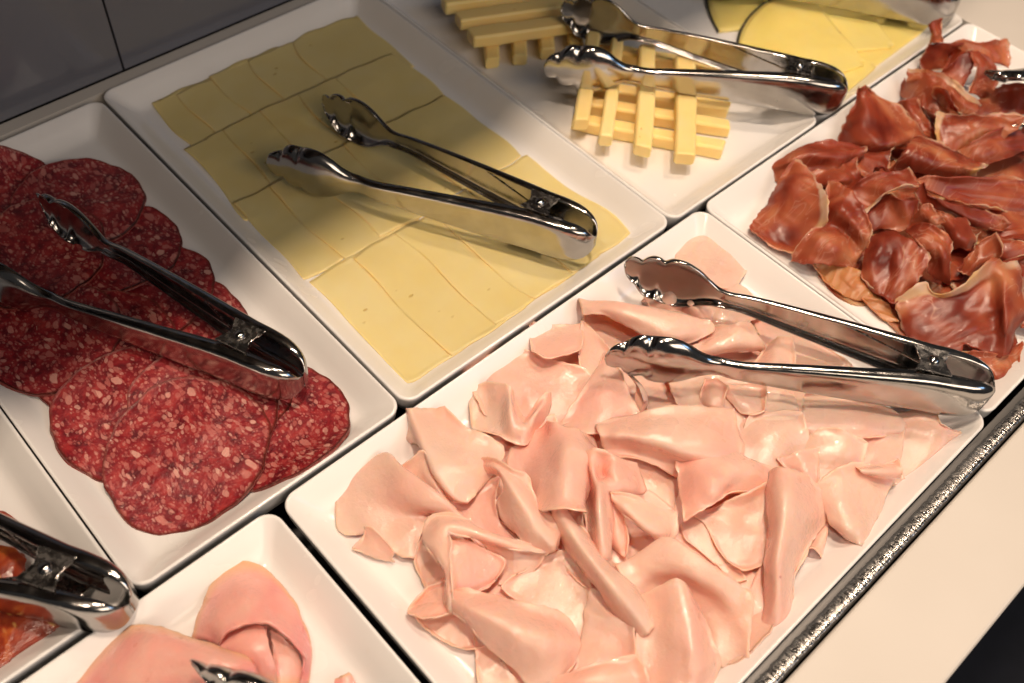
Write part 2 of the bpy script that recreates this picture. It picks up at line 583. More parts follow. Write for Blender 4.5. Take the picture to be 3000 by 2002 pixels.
box('wall_backing', -1.4, 2.0, 0.0181, 0.04, -0.05, 0.62, MJOINT, wall)

# shelf on the wall above the dishes; its shade lies over the rear half of the counter
tag(box('overhead_shelf', -1.4, 2.0, 0.343, 0.649, 0.40, 0.42, MSHELF, None, 0.003), kind='structure')

# worn steel edging between the well and the counter front
prof = [(0.0215, -0.0062), (0.0178, -0.0059), (0.0162, -0.0051), (0.0142, -0.0042), (0.0118, -0.0036), (0.0100, -0.0035),
        (0.0089, -0.0042), (0.0084, -0.0060), (0.0083, -0.02)]
sx = np.linspace(-0.3, 1.3, 33)
sv, sf = [], []
for x in sx:
    for (yy, zz) in prof:
        sv.append((x, yy + 0.00015 * math.sin(x * 61), zz))
for i in range(len(sx) - 1):
    for j in range(len(prof) - 1):
        a = i * len(prof) + j
        sf.append((a, a + 1, a + len(prof) + 1, a + len(prof)))
tag(link_mesh('steel_edging_strip', sv, sf, MSTRIP), 'scratched dark steel edging strip between the dishes and the cream counter front', 'metal strip')


# ------------------------------------------------------------------ plates
def rrect(cx, cy, hx, hy, r, n=7):
    pts = []
    for (sx_, sy_, a0) in ((1, 1, 0), (-1, 1, 90), (-1, -1, 180), (1, -1, 270)):
        for k in range(n + 1):
            a = math.radians(a0 + 90 * k / n)
            pts.append((cx + sx_ * (hx - r) + r * math.cos(a), cy + sy_ * (hy - r) + r * math.sin(a)))
    return pts


FLOOR_Z = -0.016
PLATE_PROFILE = [(11, -21.5, 6), (9, -22, 6), (1.8, -15, 9), (0.7, -8, 9.6), (0.25, -3.0, 10), (0.0, -1.0, 10), (0.2, -0.4, 10), (0.7, -0.03, 9.6),
                 (1.4, 0.0, 9), (2.0, -0.35, 8.6), (2.8, -1.1, 8.2), (6, -3.7, 7.2), (10, -8.0, 6.4), (14, -12.0, 5.8),
                 (17, -14.4, 5.4), (19.5, -15.5, 5), (22, -15.9, 4.6), (26, -16.0, 4.2)]


def plate(label, x0, x1, y0, y1, rz=0.0, dz=0.0):
    cx, cy = (x0 + x1) / 2, (y0 + y1) / 2
    hx, hy = (x1 - x0) / 2, (y1 - y0) / 2
    v, f = [], []
    n = None
    for (d, z, r) in PLATE_PROFILE:
        ring = rrect(0, 0, hx - d / 1000, hy - d / 1000, r / 1000)
        n = len(ring)
        v += [(a, b_, z / 1000) for a, b_ in ring]
    for k in range(len(PLATE_PROFILE) - 1):
        for i in range(n):
            j = (i + 1) % n
            f.append((k * n + i, k * n + j, (k + 1) * n + j, (k + 1) * n + i))
    f.append(tuple(range((len(PLATE_PROFILE) - 1) * n, len(PLATE_PROFILE) * n)))
    f.append(tuple(reversed(range(n))))
    o = link_mesh('serving_plate', v, f, MP)
    o.location = (cx, cy, dz)
    o.rotation_euler = (0, 0, math.radians(rz))
    return tag(o, label, 'plate', 'white rectangular serving plates')


PL = dict(salami=(0.0186, 0.1972, 0.2642, 0.6290), cheese=(0.1993, 0.4428, 0.2647, 0.6345), sticks=(0.4434, 0.6212, 0.2650, 0.6345),
          round=(0.6224, 0.8400, 0.2652, 0.6345), prosciutto=(0.4713, 0.8398, 0.0247, 0.2628), mortadella=(0.1048, 0.4703, 0.0216, 0.2612),
          ham=(-0.2720, 0.1005, 0.0216, 0.2592), chorizo=(-0.1620, 0.0178, 0.2640, 0.6290))
plate('white rectangular plate under the salami slices', *PL['salami'], 0.1)
plate('white rectangular plate covered with pale sliced cheese', *PL['cheese'], 0.0)
plate('white rectangular plate holding the stacked cheese sticks', *PL['sticks'], 0.0)
plate('white rectangular plate under the dark-rinded yellow cheese slices', *PL['round'], 0.0)
plate('white rectangular plate under the dark red cured ham', *PL['prosciutto'], 0.0)
plate('large white rectangular plate under the pale pink folded cold cuts', *PL['mortadella'], 0.15)
plate('white rectangular plate in the lower left under the pink cooked ham', *PL['ham'], 0.2)
plate('white rectangular plate at the left edge under the orange chorizo', *PL['chorizo'], 0.0)


# ------------------------------------------------------------------ draping flat slices over what lies below
class Field:
    def __init__(self, key, res=0.0015):
        self.x0, self.x1, self.y0, self.y1 = PL[key]
        self.res = res
        self.nx = int((self.x1 - self.x0) / res) + 2
        self.ny = int((self.y1 - self.y0) / res) + 2
        gx = self.x0 + np.arange(self.nx) * res
        gy = self.y0 + np.arange(self.ny) * res
        self.X, self.Y = np.meshgrid(gx, gy, indexing='ij')
        d = np.minimum(np.minimum(self.X - self.x0, self.x1 - self.X), np.minimum(self.Y - self.y0, self.y1 - self.Y)) * 1000
        pr = [(p[0], p[1]) for p in PLATE_PROFILE[5:]]
        self.H = np.interp(d, [p[0] for p in pr], [p[1] for p in pr]) / 1000

    def drape(self, mask, t, iters=60):
        h = self.H.copy()
        ii, jj = np.where(mask)
        a0, a1, b0, b1 = max(ii.min() - 2, 0), ii.max() + 3, max(jj.min() - 2, 0), jj.max() + 3
        m = mask[a0:a1, b0:b1].astype(float)
        H = self.H[a0:a1, b0:b1]
        q = H.copy()
        for _ in range(iters):
            w = np.pad(m, 1)
            s = np.pad(q * m, 1)
            num = s[:-2, 1:-1] + s[2:, 1:-1] + s[1:-1, :-2] + s[1:-1, 2:] + s[:-2, :-2] * .5 + s[2:, 2:] * .5 + s[:-2, 2:] * .5 + s[2:, :-2] * .5 + s[1:-1, 1:-1]
            den = w[:-2, 1:-1] + w[2:, 1:-1] + w[1:-1, :-2] + w[1:-1, 2:] + w[:-2, :-2] * .5 + w[2:, 2:] * .5 + w[:-2, 2:] * .5 + w[2:, :-2] * .5 + w[1:-1, 1:-1]
            q = np.where(den > 0, np.maximum(H, num / np.maximum(den, 1e-9)), q)
        h[a0:a1, b0:b1] = q
        up = np.where(mask, h + t, self.H)
        self.H = np.maximum(self.H, up)
        return h

    def sample(self, h, x, y):
        fx = np.clip((x - self.x0) / self.res, 0, self.nx - 1.001)
        fy = np.clip((y - self.y0) / self.res, 0, self.ny - 1.001)
        i, j = fx.astype(int), fy.astype(int)
        u, v = fx - i, fy - j
        return h[i, j] * (1 - u) * (1 - v) + h[i + 1, j] * u * (1 - v) + h[i, j + 1] * (1 - u) * v + h[i + 1, j + 1] * u * v


def slab(P, t, bias=0.5, wrap=False):
    """P: (n,m,3) sheet -> closed thin solid. returns verts, faces, uvs"""
    n, m, _ = P.shape
    du = np.gradient(P, axis=0)
    if wrap:
        dv = (np.roll(P, -1, 1) - np.roll(P, 1, 1)) / 2
    else:
        dv = np.gradient(P, axis=1)
    N = np.cross(du, dv)
    N /= np.maximum(np.linalg.norm(N, axis=2, keepdims=True), 1e-9)
    if np.mean(N[..., 2]) < 0:
        N = -N
        flip = True
    else:
        flip = False
    top = P + N * t * (1 - bias)
    bot = P - N * t * bias
    V = np.concatenate([top.reshape(-1, 3), bot.reshape(-1, 3)])
    K = n * m
    F = []
    mm = m if wrap else m - 1
    for i in range(n - 1):
        for j in range(mm):
            a, b_, c, d = i * m + j, i * m + (j + 1) % m, (i + 1) * m + (j + 1) % m, (i + 1) * m + j
            if flip:
                F.append((a, b_, c, d))
                F.append((d + K, c + K, b_ + K, a + K))
            else:
                F.append((d, c, b_, a))
                F.append((a + K, b_ + K, c + K, d + K))
    def side(idx):
        for a, b_ in zip(idx[:-1], idx[1:]):
            F.append((a, b_, b_ + K, a + K) if not flip else (b_, a, a + K, b_ + K))
    if wrap:
        ring = [(n - 1) * m + j for j in range(m)] + [(n - 1) * m]
        side(ring)
    else:
        loop = [j for j in range(m)] + [i * m + m - 1 for i in range(1, n)] + [(n - 1) * m + j for j in range(m - 2, -1, -1)] + [i * m for i in range(n - 2, -1, -1)]
        side(loop)
    U = np.zeros((n, m, 2))
    U[..., 0] = np.linspace(0, 1, m)[None, :]
    U[..., 1] = np.linspace(0, 1, n)[:, None]
    U = U.reshape(-1, 2)
    return V, F, np.concatenate([U, U])


def centre_mesh(o):
    """put the object's origin at the middle of its own mesh"""
    me = o.data
    n = len(me.vertices)
    co = np.zeros(n * 3)
    me.vertices.foreach_get('co', co)
    co = co.reshape(-1, 3)
    c = (co.min(0) + co.max(0)) / 2
    me.vertices.foreach_set('co', (co - c).ravel())
    o.location = Vector(o.location) + Vector(c)
    me.update()


def disc_slice(field, name, cx, cy, r, seed, m, t, label, cat, group, squash=0.06, rot=0.0, iters=90, lift=0.0):
    rnd = random.Random(seed)
    ph = [rnd.uniform(0, 6.28) for _ in range(6)]
    am = [squash * rnd.uniform(.5, 1), 0.018, 0.012, 0.010, 0.006, 0.005]
    fr = [2, 3, 5, 8, 13, 21]

    def rad(a):
        return r * (1 + sum(A * np.cos(F_ * a + p) for A, F_, p in zip(am, fr, ph)))
    dx, dy = field.X - cx, field.Y - cy
    mask = np.hypot(dx, dy) < rad(np.arctan2(dy, dx))
    h = field.drape(mask, t, iters)
    nr, na = 22, 96
    rr = np.concatenate([[0.02], np.linspace(0.06, 1, nr)])
    A = np.linspace(0, 2 * PI, na, endpoint=False)
    RR, AA = np.meshgrid(rr, A, indexing='ij')
    k = RR * rad(AA) * 0.995
    X, Y = cx + k * np.cos(AA), cy + k * np.sin(AA)
    Z = field.sample(h, X, Y) + 0.0002 + lift * RR ** 2
    Z += 0.0009 * np.sin(3 * AA + ph[0]) * RR ** 3 + 0.0007 * np.cos(2 * AA + ph[1]) * RR ** 2
    P = np.stack([X, Y, Z], 2)
    V, F, U = slab(P, t, 0.0, wrap=True)
    # close the tiny hole in the middle
    F.append(tuple(range(na)))
    o = link_mesh(name, V, F, m, uvs=U)
    centre_mesh(o)
    o.rotation_euler = (0, 0, 0)
    return tag(o, label, cat, group)


def quad_slice(field, name, cx, cy, sx_, sy_, seed, m, t, label, cat, group, rot=0.0, iters=70):
    rnd = random.Random(seed)
    ca, sa = math.cos(math.radians(rot)), math.sin(math.radians(rot))
    k1, k2, k3, k4 = [rnd.uniform(-0.0012, 0.0022) for _ in range(4)]
    ph = [rnd.uniform(0, 6.28) for _ in range(4)]
    lx = (field.X - cx) * ca + (field.Y - cy) * sa
    ly = -(field.X - cx) * sa + (field.Y - cy) * ca
    mask = (abs(lx) < sx_ / 2) & (abs(ly) < sy_ / 2)
    h = field.drape(mask, t + 0.0002, iters)
    n = 42
    u = np.linspace(-1, 1, n)
    Uu, Vv = np.meshgrid(u, u, indexing='ij')
    p = 0.035  # rounded corners
    X = Uu * np.sqrt(1 - p * Vv ** 6) * sx_ / 2 + k1 * (1 - Vv ** 2) * Uu + 0.0006 * np.sin(5 * Vv + ph[0]) * abs(Uu) ** 3
    Y = Vv * np.sqrt(1 - p * Uu ** 6) * sy_ / 2 + k2 * (1 - Uu ** 2) * Vv + 0.0006 * np.sin(6 * Uu + ph[1]) * abs(Vv) ** 3
    X = X + k3 * np.sin(2.2 * Vv + ph[2]) + rnd.uniform(-0.0016, 0.0016) * np.sin(PI * Vv) + rnd.uniform(-0.001, 0.001) * Vv ** 2
    Xw, Yw = cx + X * ca - Y * sa, cy + X * sa + Y * ca
    Z = field.sample(h, Xw, Yw) + 0.0002
    Z += 0.0004 * np.sin(4 * Vv + ph[3]) * Uu ** 2
    P = np.stack([Xw, Yw, Z], 2)
    V, F, U = slab(P, t, 0.0)
    o = link_mesh(name, V, F, m, uvs=U)
    centre_mesh(o)
    return tag(o, label, cat, group)


# ------------------------------------------------------------------ sliced cheese
fc = Field('cheese')
ROWS_NAME = ['back row by the wall', 'second row from the wall', 'third row from the wall', 'front row of the plate']
cheese_rows = [
    # y front edge, y length, left x of each slice's left edge, right edge of the last slice
    (0.5315, 0.0850, [0.2285, 0.249, 0.2805, 0.3150, 0.3560], 0.4220, -1.5),
    (0.4640, 0.0930, [0.2200, 0.252, 0.2870, 0.3230, 0.3580], 0.4080, -2.0),
    (0.3930, 0.0930, [0.2180, 0.248, 0.2810, 0.3150, 0.3560], 0.4170, -1.0),
    (0.2830, 0.1100, [0.2165, 0.2520, 0.2905, 0.3240, 0.3600], 0.4215, 0.0)]
ORD = ['leftmost', 'second', 'third', 'fourth', 'rightmost']
for ri, (yf, ln, xs, xr, rot) in enumerate(cheese_rows):
    for k, xl in enumerate(xs):
        wdt = (xr - xl) if k == 4 else 0.066
        wdt = min(max(wdt, 0.058), 0.07)
        rnd = random.Random(ri * 10 + k)
        jit = rnd.uniform(-0.0012, 0.0012)
        if k == 4:
            lab = 'pale yellow cheese slice, rightmost and topmost in the ' + ROWS_NAME[ri]
        elif k == 0:
            lab = 'pale yellow cheese slice, leftmost and lowest in the ' + ROWS_NAME[ri]
        else:
            lab = 'pale yellow cheese slice, %s from the left in the %s' % (ORD[k], ROWS_NAME[ri])
        quad_slice(fc, 'cheese_slice', xl + wdt / 2, yf + ln / 2 + jit, wdt, ln, 100 + ri * 7 + k, MCH, 0.0005, lab,
                   'cheese slice', 'cheese slices shingled on their plate', rot + rnd.uniform(-1.2, 1.2))

# ------------------------------------------------------------------ salami
fs = Field('salami')
sal = [
    (0.137, 0.312, 0.046, 'salami slice at the lower right edge of its plate, lit bright red'),
    (0.128, 0.360, 0.047, 'salami slice just under the hinge of the tongs'),
    (0.127, 0.410, 0.046, 'salami slice in the right-hand row, third lobe above the tongs hinge'),
    (0.127, 0.452, 0.046, 'salami slice in the right-hand row beside the far tongs arm'),
    (0.131, 0.500, 0.046, 'salami slice whose right lobe lies just below the topmost slice'),
    (0.094, 0.590, 0.045, 'salami slice cut by the left edge, half under the topmost slice'),
    (0.136, 0.553, 0.0455, 'topmost salami slice nearest the wall, fully round on its upper side'),
    (0.085, 0.425, 0.047, 'dark salami slice under the middle of the tongs'),
    (0.063, 0.455, 0.045, 'salami slice at the left edge below the near tongs arm'),
    (0.080, 0.372, 0.050, 'broad salami slice whose left side reaches the middle of its plate'),
    (0.107, 0.345, 0.046, 'salami slice half covered by the front one, under the tongs tail'),
    (0.0855, 0.3275, 0.0490, 'frontmost salami slice lying on top of the others'),
    (0.092, 0.525, 0.047, 'large dark salami slice behind the far tongs tip at the left'),
]
for i, (x, y, r, lab) in enumerate(sal):
    disc_slice(fs, 'salami_slice', x, y, r, 300 + i, MSAL, 0.0020, lab, 'salami slice', 'salami slices fanned on their plate', 0.05, 0, 70)


# ------------------------------------------------------------------ cheese sticks
def stick(name, p0, p1, w_, h_, label, group):
    p0, p1 = Vector(p0), Vector(p1)
    L = (p1 - p0).length
    rnd = random.Random(label)
    n = 9
    v, f = [], []
    c = 0.0016
    hw, hh = w_ / 2, h_ / 2
    sec = [(-hw + c, -hh), (hw - c, -hh), (hw, -hh + c), (hw, hh - c), (hw - c, hh), (-hw + c, hh), (-hw, hh - c), (-hw, -hh + c)]
    bow = rnd.uniform(-0.0012, 0.0012)
    tw = rnd.uniform(-0.08, 0.08)
    slant = (rnd.uniform(-0.22, 0.22), rnd.uniform(-0.22, 0.22))
    w_ *= rnd.uniform(0.92, 1.06)
    xs = [0, 0.012, 0.2, 0.35, 0.5, 0.65, 0.8, 0.988, 1]
    for i, s in enumerate(xs):
        k = 0.88 if i in (0, n - 1) else 1 + rnd.uniform(-0.06, 0.06)
        for (a, b_) in sec:
            sl = (slant[0] if i < 2 else slant[1] if i > n - 3 else 0.0) * a
            v.append((s * L + sl, a * k + bow * math.sin(PI * s) + tw * b_ * (s - 0.5), b_ * k))
    for i in range(n - 1):
        for j in range(8):
            a, b_ = i * 8 + j, i * 8 + (j + 1) % 8
            f.append((a, a + 8, b_ + 8, b_))
    f.append(tuple(range(8)))
    f.append(tuple(reversed(range((n - 1) * 8, n * 8))))
    o = link_mesh(name, v, f, MST, smooth=False)
    md = o.modifiers.new('bevel', 'BEVEL')
    md.width = 0.0005
    md.segments = 2
    md.limit_method = 'ANGLE'
    o.location = p0
    d = p1 - p0
    o.rotation_euler = (0, -math.asin(d.z / L), math.atan2(d.y, d.x) + math.radians(rnd.uniform(-1.6, 1.6)))
    return tag(o, label, 'cheese stick', group)


zb = FLOOR_Z + 0.0060
zt = FLOOR_Z + 0.0176
GF = 'cheese sticks in the front lattice'
low = [((0.4655, 0.3905), (0.5360, 0.2935), 'frontmost lower cheese stick of the front lattice'),
       ((0.4830, 0.4040), (0.5570, 0.3060), 'second lower cheese stick of the front lattice, its right end pitted'),
       ((0.5000, 0.4180), (0.5740, 0.3200), 'third lower cheese stick of the front lattice'),
       ((0.5220, 0.4330), (0.5930, 0.3380), 'lower cheese stick of the front lattice seen behind the near tongs arm'),
       ((0.5420, 0.4480), (0.6120, 0.3530), 'rearmost lower cheese stick of the front lattice')]
for a, b_, lab in low:
    stick('cheese_stick', (a[0] + 0.0065, a[1] + 0.0047, zb), (b_[0] + 0.0065, b_[1] + 0.0047, zb), 0.0122, 0.0114, lab, GF)
top = [((0.4665, 0.3820), (0.5560, 0.4560), 'upper cheese stick at the left end of the front lattice'),
       ((0.4680, 0.3570), (0.5620, 0.4330), 'narrow upper cheese stick, second from the left on the front lattice'),
       ((0.4815, 0.3310), (0.5760, 0.4100), 'upper cheese stick, third from the left on the front lattice'),
       ((0.5005, 0.3050), (0.5900, 0.3830), 'broad upper cheese stick at the right of the front lattice')]
for k, (a, b_, lab) in enumerate(top):
    stick('cheese_stick', (a[0] - 0.0035, a[1] - 0.0028, zt), (*b_, zt), (0.0120, 0.0105, 0.0135, 0.0160)[k], 0.0114, lab, GF)
GB = 'cheese sticks in the back pile'
for k, (x, y) in enumerate(((0.4700, 0.4880), (0.4910, 0.4770), (0.5150, 0.4690), (0.5390, 0.4590))):
    stick('cheese_stick', (x, y, zb), (x + 0.072, y + 0.085, zb), 0.0125, 0.0114,
          'short-looking lower cheese stick of the back pile, %s end from the left' % ('first', 'second', 'third', 'fourth')[k], GB)
stick('cheese_stick', (0.4670, 0.5130, zt), (0.5720, 0.4640, zt), 0.0155, 0.0115, 'front upper cheese stick lying across the back pile', GB)
stick('cheese_stick', (0.4740, 0.5370, zt), (0.5830, 0.4850, zt), 0.0150, 0.0115, 'second upper cheese stick lying across the back pile', GB)
stick('cheese_stick', (0.4790, 0.5620, zt), (0.5900, 0.5090, zt), 0.0150, 0.0115, 'rear upper cheese stick of the back pile at the top edge', GB)


# ------------------------------------------------------------------ round-rinded cheese wedges
def wedge(field, ax, ay, R, a0, a1, seed, label, t=0.0018):
    rnd = random.Random(seed)
    a0, a1 = math.radians(a0), math.radians(a1)
    dx, dy = field.X - ax, field.Y - ay
    ang = np.mod(np.arctan2(dy, dx) - a0, 2 * PI)
    mask = (np.hypot(dx, dy) < R) & (ang < (a1 - a0))
    h = field.drape(mask, t, 50)
    root = empty('rinded_cheese_slice', (ax, ay, FLOOR_Z))
    nr, na = 24, 30
    rr = np.linspace(0.03, 1, nr)
    A = np.linspace(a0, a1, na)
    RR, AA = np.meshgrid(rr, A, indexing='ij')
    X, Y = ax + R * RR * np.cos(AA), ay + R * RR * np.sin(AA)
    Z = field.sample(h, X, Y) + 0.0002
    P = np.stack([X, Y, Z], 2) - np.array([ax, ay, FLOOR_Z])
    V, F, U = slab(P, t, 0.0)
    link_mesh('paste', V, F, MRD, root, uvs=U)
    rr2 = np.linspace(1.0005, 1.0005 + 0.0016 / R, 3)
    RR, AA = np.meshgrid(rr2, A, indexing='ij')
    X, Y = ax + R * RR * np.cos(AA), ay + R * RR * np.sin(AA)
    Z = field.sample(h, X, Y) + 0.0003
    P = np.stack([X, Y, Z], 2) - np.array([ax, ay, FLOOR_Z])
    V, F, U = slab(P, t, 0.0)
    link_mesh('rind', V, F, MRIND, root, uvs=U)
    return tag(root, label, 'cheese slice', 'dark-rinded yellow cheese slices')


fr_ = Field('round')
wedge(fr_, 0.800, 0.330, 0.155, 66, 152, 1, 'shaded yellow cheese slice with dark rind, farthest left under the others')
wedge(fr_, 0.834, 0.289, 0.148, 92, 182, 2, 'yellow cheese slice with dark rind at the top edge, under the tongs')
wedge(fr_, 0.735, 0.284, 0.112, 96, 186, 3, 'yellow cheese slice at the near corner of its plate, its lower edge by the rim')
wedge(fr_, 0.770, 0.289, 0.114, 60, 150, 5, 'yellow cheese slice in the middle of the fan, its edge running under the tongs')
wedge(fr_, 0.726, 0.290, 0.1105, 66, 166, 4, 'bright yellow cheese slice with dark curved rind, topmost of the fan')


# ------------------------------------------------------------------ tongs
def interp(x, pts):
    xs_, ys_ = zip(*pts)
    # smooth (monotone enough) cubic through the points
    xs_, ys_ = np.array(xs_), np.array(ys_)
    m_ = np.gradient(ys_, xs_)
    i = np.clip(np.searchsorted(xs_, x) - 1, 0, len(xs_) - 2)
    h_ = xs_[i + 1] - xs_[i]
    t_ = (x - xs_[i]) / h_
    return (ys_[i] * (2 * t_**3 - 3 * t_**2 + 1) + m_[i] * h_ * (t_**3 - 2 * t_**2 + t_)
            + ys_[i + 1] * (-2 * t_**3 + 3 * t_**2) + m_[i + 1] * h_ * (t_**3 - t_**2))


LT = 0.236
W_PTS = [(0, 11), (2, 19), (5, 26), (10, 31.5), (20, 35.2), (42, 35.5), (80, 30.5), (130, 21.5), (158, 15.5), (168, 14.5), (174, 16.5), (180, 23), (188, 34.5),
         (196, 42.0), (203, 43.5), (208, 41.5), (211.5, 37.5), (215, 39.5), (219.5, 38.5), (223, 32.5), (225.5, 25), (228.5, 24), (231.5, 21.5), (234.5, 14), (236, 3)]
Y_PTS = [(0, 0.6), (1, 4.6), (3, 8.0), (7, 11.2), (14, 14.0), (26, 15.8), (42, 16.6)]
F_PTS = [(0, 0.5), (2, 2.5), (8, 6.0), (20, 8.0), (42, 8.5), (90, 6.5), (145, 4.8), (164, 4.4), (180, 6.0), (202, 9.0), (222, 6.5), (231, 3.2), (236, 0.6)]


def arm_mesh(sgn, spread):
    """spread: half distance between the arm backs at the tip, mm"""
    xs_ = np.concatenate([np.linspace(0, 14, 14), np.linspace(18, 162, 26), np.linspace(164, 236, 92)])
    wv = np.maximum(interp(xs_, W_PTS), 1.0) * np.interp(xs_, [0, 160, 190], [0.90, 0.90, 0.95])
    fv = np.maximum(interp(xs_, F_PTS), 0.3)
    yv = np.where(xs_ <= 42, interp(np.minimum(xs_, 42), Y_PTS), 16.6 + (spread - 16.6) * (xs_ - 42) / (236 - 42))
    bow = 3.6 * np.exp(-((xs_ - 200) / 18) ** 2) - 1.8 * np.exp(-((xs_ - 168) / 9) ** 2)
    yv = yv + bow
    pv = np.interp(xs_, [0, 20, 145, 166, 194, 236], [0.55, 0.42, 0.42, 0.5, 0.85, 0.9])
    th = np.radians(np.linspace(-90, 90, 31))
    P = np.zeros((len(xs_), 31, 3))
    for i, x in enumerate(xs_):
        s_, c_ = np.sin(th), np.abs(np.cos(th))
        zz = wv[i] / 2 * np.sign(s_) * np.abs(s_) ** pv[i]
        nn = fv[i] * (1 - c_ ** pv[i])
        # flutes where the scalloped rim dips in
        if x > 204:
            nn = nn + 1.3 * math.exp(-((x - 211.5) / 2.4) ** 2) * np.abs(s_) ** 3 + 1.1 * math.exp(-((x - 225.5) / 2.0) ** 2) * np.abs(s_) ** 3
        P[i, :, 0] = x
        P[i, :, 1] = sgn * (yv[i] - nn)
        P[i, :, 2] = zz
    return P / 1000


def tongs(label, tail, ang, spread, z, dz_tip=0.0, roll=0.0):
    root = empty('serving_tongs', (tail[0], tail[1], z))
    root.rotation_mode = 'XYZ'
    root.rotation_euler = (math.radians(roll), -math.atan2(dz_tip, LT), math.radians(ang))
    for s in (1, -1):
        P = arm_mesh(s, spread)
        V, F, U = slab(P, 0.0010, 0.5)
        link_mesh('arm', V, F, MS, root, uvs=U)
    # hinge: one ear from each arm, overlapping on the upper side, with a domed rivet; the same below
    for sz in (1, -1):
        for s in (1, -1):
            zt_ = sz * (0.0164 - (0.0014 if s < 0 else 0.0))
            y_in = s * 0.0100
            y_tip = -s * 0.0030
            pts = [(0.0315, y_in), (0.0535, y_in), (0.0520, s * 0.0060)]
            for k in range(9):
                a = PI * k / 8
                pts.append((0.0425 + 0.0085 * math.cos(a), y_tip * 0 + s * 0.0035 - s * 0.0075 * math.sin(a)))
            pts.append((0.0330, s * 0.0060))
            n = len(pts)
            v = []
            for zz in (0.0, 0.0012):
                for (x, y) in pts:
                    # ear rises out of the flange of its arm
                    e = min(max((abs(y) - 0.006) / 0.004, 0), 1) if y * s > 0 else 0
                    v.append((x, y, zt_ + sz * zz + sz * 0.0009 * e))
            f = [tuple(range(n))[::-1], tuple(range(n, 2 * n))] + [(i, (i + 1) % n, (i + 1) % n + n, i + n) for i in range(n)]
            br = link_mesh('hinge_ear', v, f, MDS, root, smooth=False)
            bm_ = br.modifiers.new('bevel', 'BEVEL')
            bm_.width = 0.0004
            bm_.segments = 2
            if s == 1:
                rv, rf = [], []
                rp = [(0.0036, 0.0), (0.0036, 0.0007), (0.0032, 0.0016), (0.0023, 0.0023), (0.0011, 0.0027), (0.0001, 0.0028)]
                for (r_, h_) in rp:
                    for k in range(20):
                        a = 2 * PI * k / 20
                        rv.append((0.0425 + r_ * math.cos(a), r_ * math.sin(a) + 0.0005, zt_ + sz * (0.0011 + h_)))
                for i in range(len(rp) - 1):
                    for k in range(20):
                        rf.append((i * 20 + k, i * 20 + (k + 1) % 20, (i + 1) * 20 + (k + 1) % 20, (i + 1) * 20 + k))
                link_mesh('rivet', rv, rf, MS, br)
    # spring wire: coil at the pivot, legs running out to the arms' insides
    path = []
    ya = (16.6 + (spread - 16.6) * (92 - 42) / 194) / 1000 - 0.0022
    path.append(Vector((0.092, -ya, 0.0085)))
    path.append(Vector((0.046, -0.003, 0.0088)))
    for k in range(13):
        a = -0.6 + 2 * PI * k / 12
        path.append(Vector((0.0425 + 0.0042 * math.cos(a), 0.0042 * math.sin(a), 0.0125 - 0.008 * k / 12)))
    path.append(Vector((0.092, ya, 0.0020)))
    vv, ff = [], []
    for i, p in enumerate(path):
        d = (path[min(i + 1, len(path) - 1)] - path[max(i - 1, 0)]).normalized()
        a = d.cross(Vector((0, 0, 1))).normalized()
        b_ = d.cross(a)
        for k in range(8):
            an = 2 * PI * k / 8
            vv.append(p + a * 0.0007 * math.cos(an) + b_ * 0.0007 * math.sin(an))
    for i in range(len(path) - 1):
        for k in range(8):
            ff.append((i * 8 + k, i * 8 + (k + 1) % 8, (i + 1) * 8 + (k + 1) % 8, (i + 1) * 8 + k))
    link_mesh('spring', vv, ff, MDS, root)
    return tag(root, label, 'tongs', 'stainless steel serving tongs')


tongs('steel tongs lying on the pale sliced cheese', (0.3781, 0.2814), 113.5, 38.5, 0.0100, -0.0005)
tongs('steel tongs resting on the front lattice of cheese sticks', (0.6414, 0.2629), 126.2, 40.8, 0.0160, 0.006)
tongs('steel tongs lying on the pale pink folded cold cuts', (0.4733, 0.0323), 124.8, 40.2, 0.0170, 0.003)
tongs('steel tongs lying on the salami slices', (0.1601, 0.3129), 110.7, 36.9, 0.0090, 0.001)
tongs('steel tongs with their tail on the chorizo plate at the left edge', (0.0130, 0.2530), 120.5, 39.0, 0.0100, -0.003)
tongs('steel tongs on the dark-rinded cheese at the top edge', (0.8330, 0.2760), 122.0, 40.0, 0.0100, 0.000)
tongs('steel tongs whose tip lies on the cured ham at the right edge', (0.8958, 0.0287), 138.0, 24.0, 0.0260, -0.008, -50)
tongs('steel tongs whose far tip rests on the cooked ham at the lower edge', (0.1226, -0.0131), 125.0, 40.0, 0.0290, -0.005)


# ------------------------------------------------------------------ folded slices
def catmull(P, n):
    """resample points (k,d) to n points along a centripetal-ish Catmull-Rom curve"""
    P = np.asarray(P, float)
    k = len(P)
    if k == 1:
        return np.repeat(P, n, 0)
    d = np.linalg.norm(np.diff(P[:, :3], axis=0), axis=1)
    t = np.concatenate([[0], np.cumsum(np.maximum(d, 1e-6) ** 0.5)])
    t /= t[-1]
    m = np.zeros_like(P)
    m[1:-1] = (P[2:] - P[:-2]) / (t[2:] - t[:-2])[:, None]
    m[0] = (P[1] - P[0]) / (t[1] - t[0])
    m[-1] = (P[-1] - P[-2]) / (t[-1] - t[-2])
    s = np.linspace(0, 1, n)
    i = np.clip(np.searchsorted(t, s, side='right') - 1, 0, k - 2)
    h = (t[i + 1] - t[i])[:, None]
    u = ((s - t[i])[:, None]) / h
    return (P[i] * (2 * u**3 - 3 * u**2 + 1) + m[i] * h * (u**3 - 2 * u**2 + u) + P[i + 1] * (-2 * u**3 + 3 * u**2) + m[i + 1] * h * (u**3 - u**2))


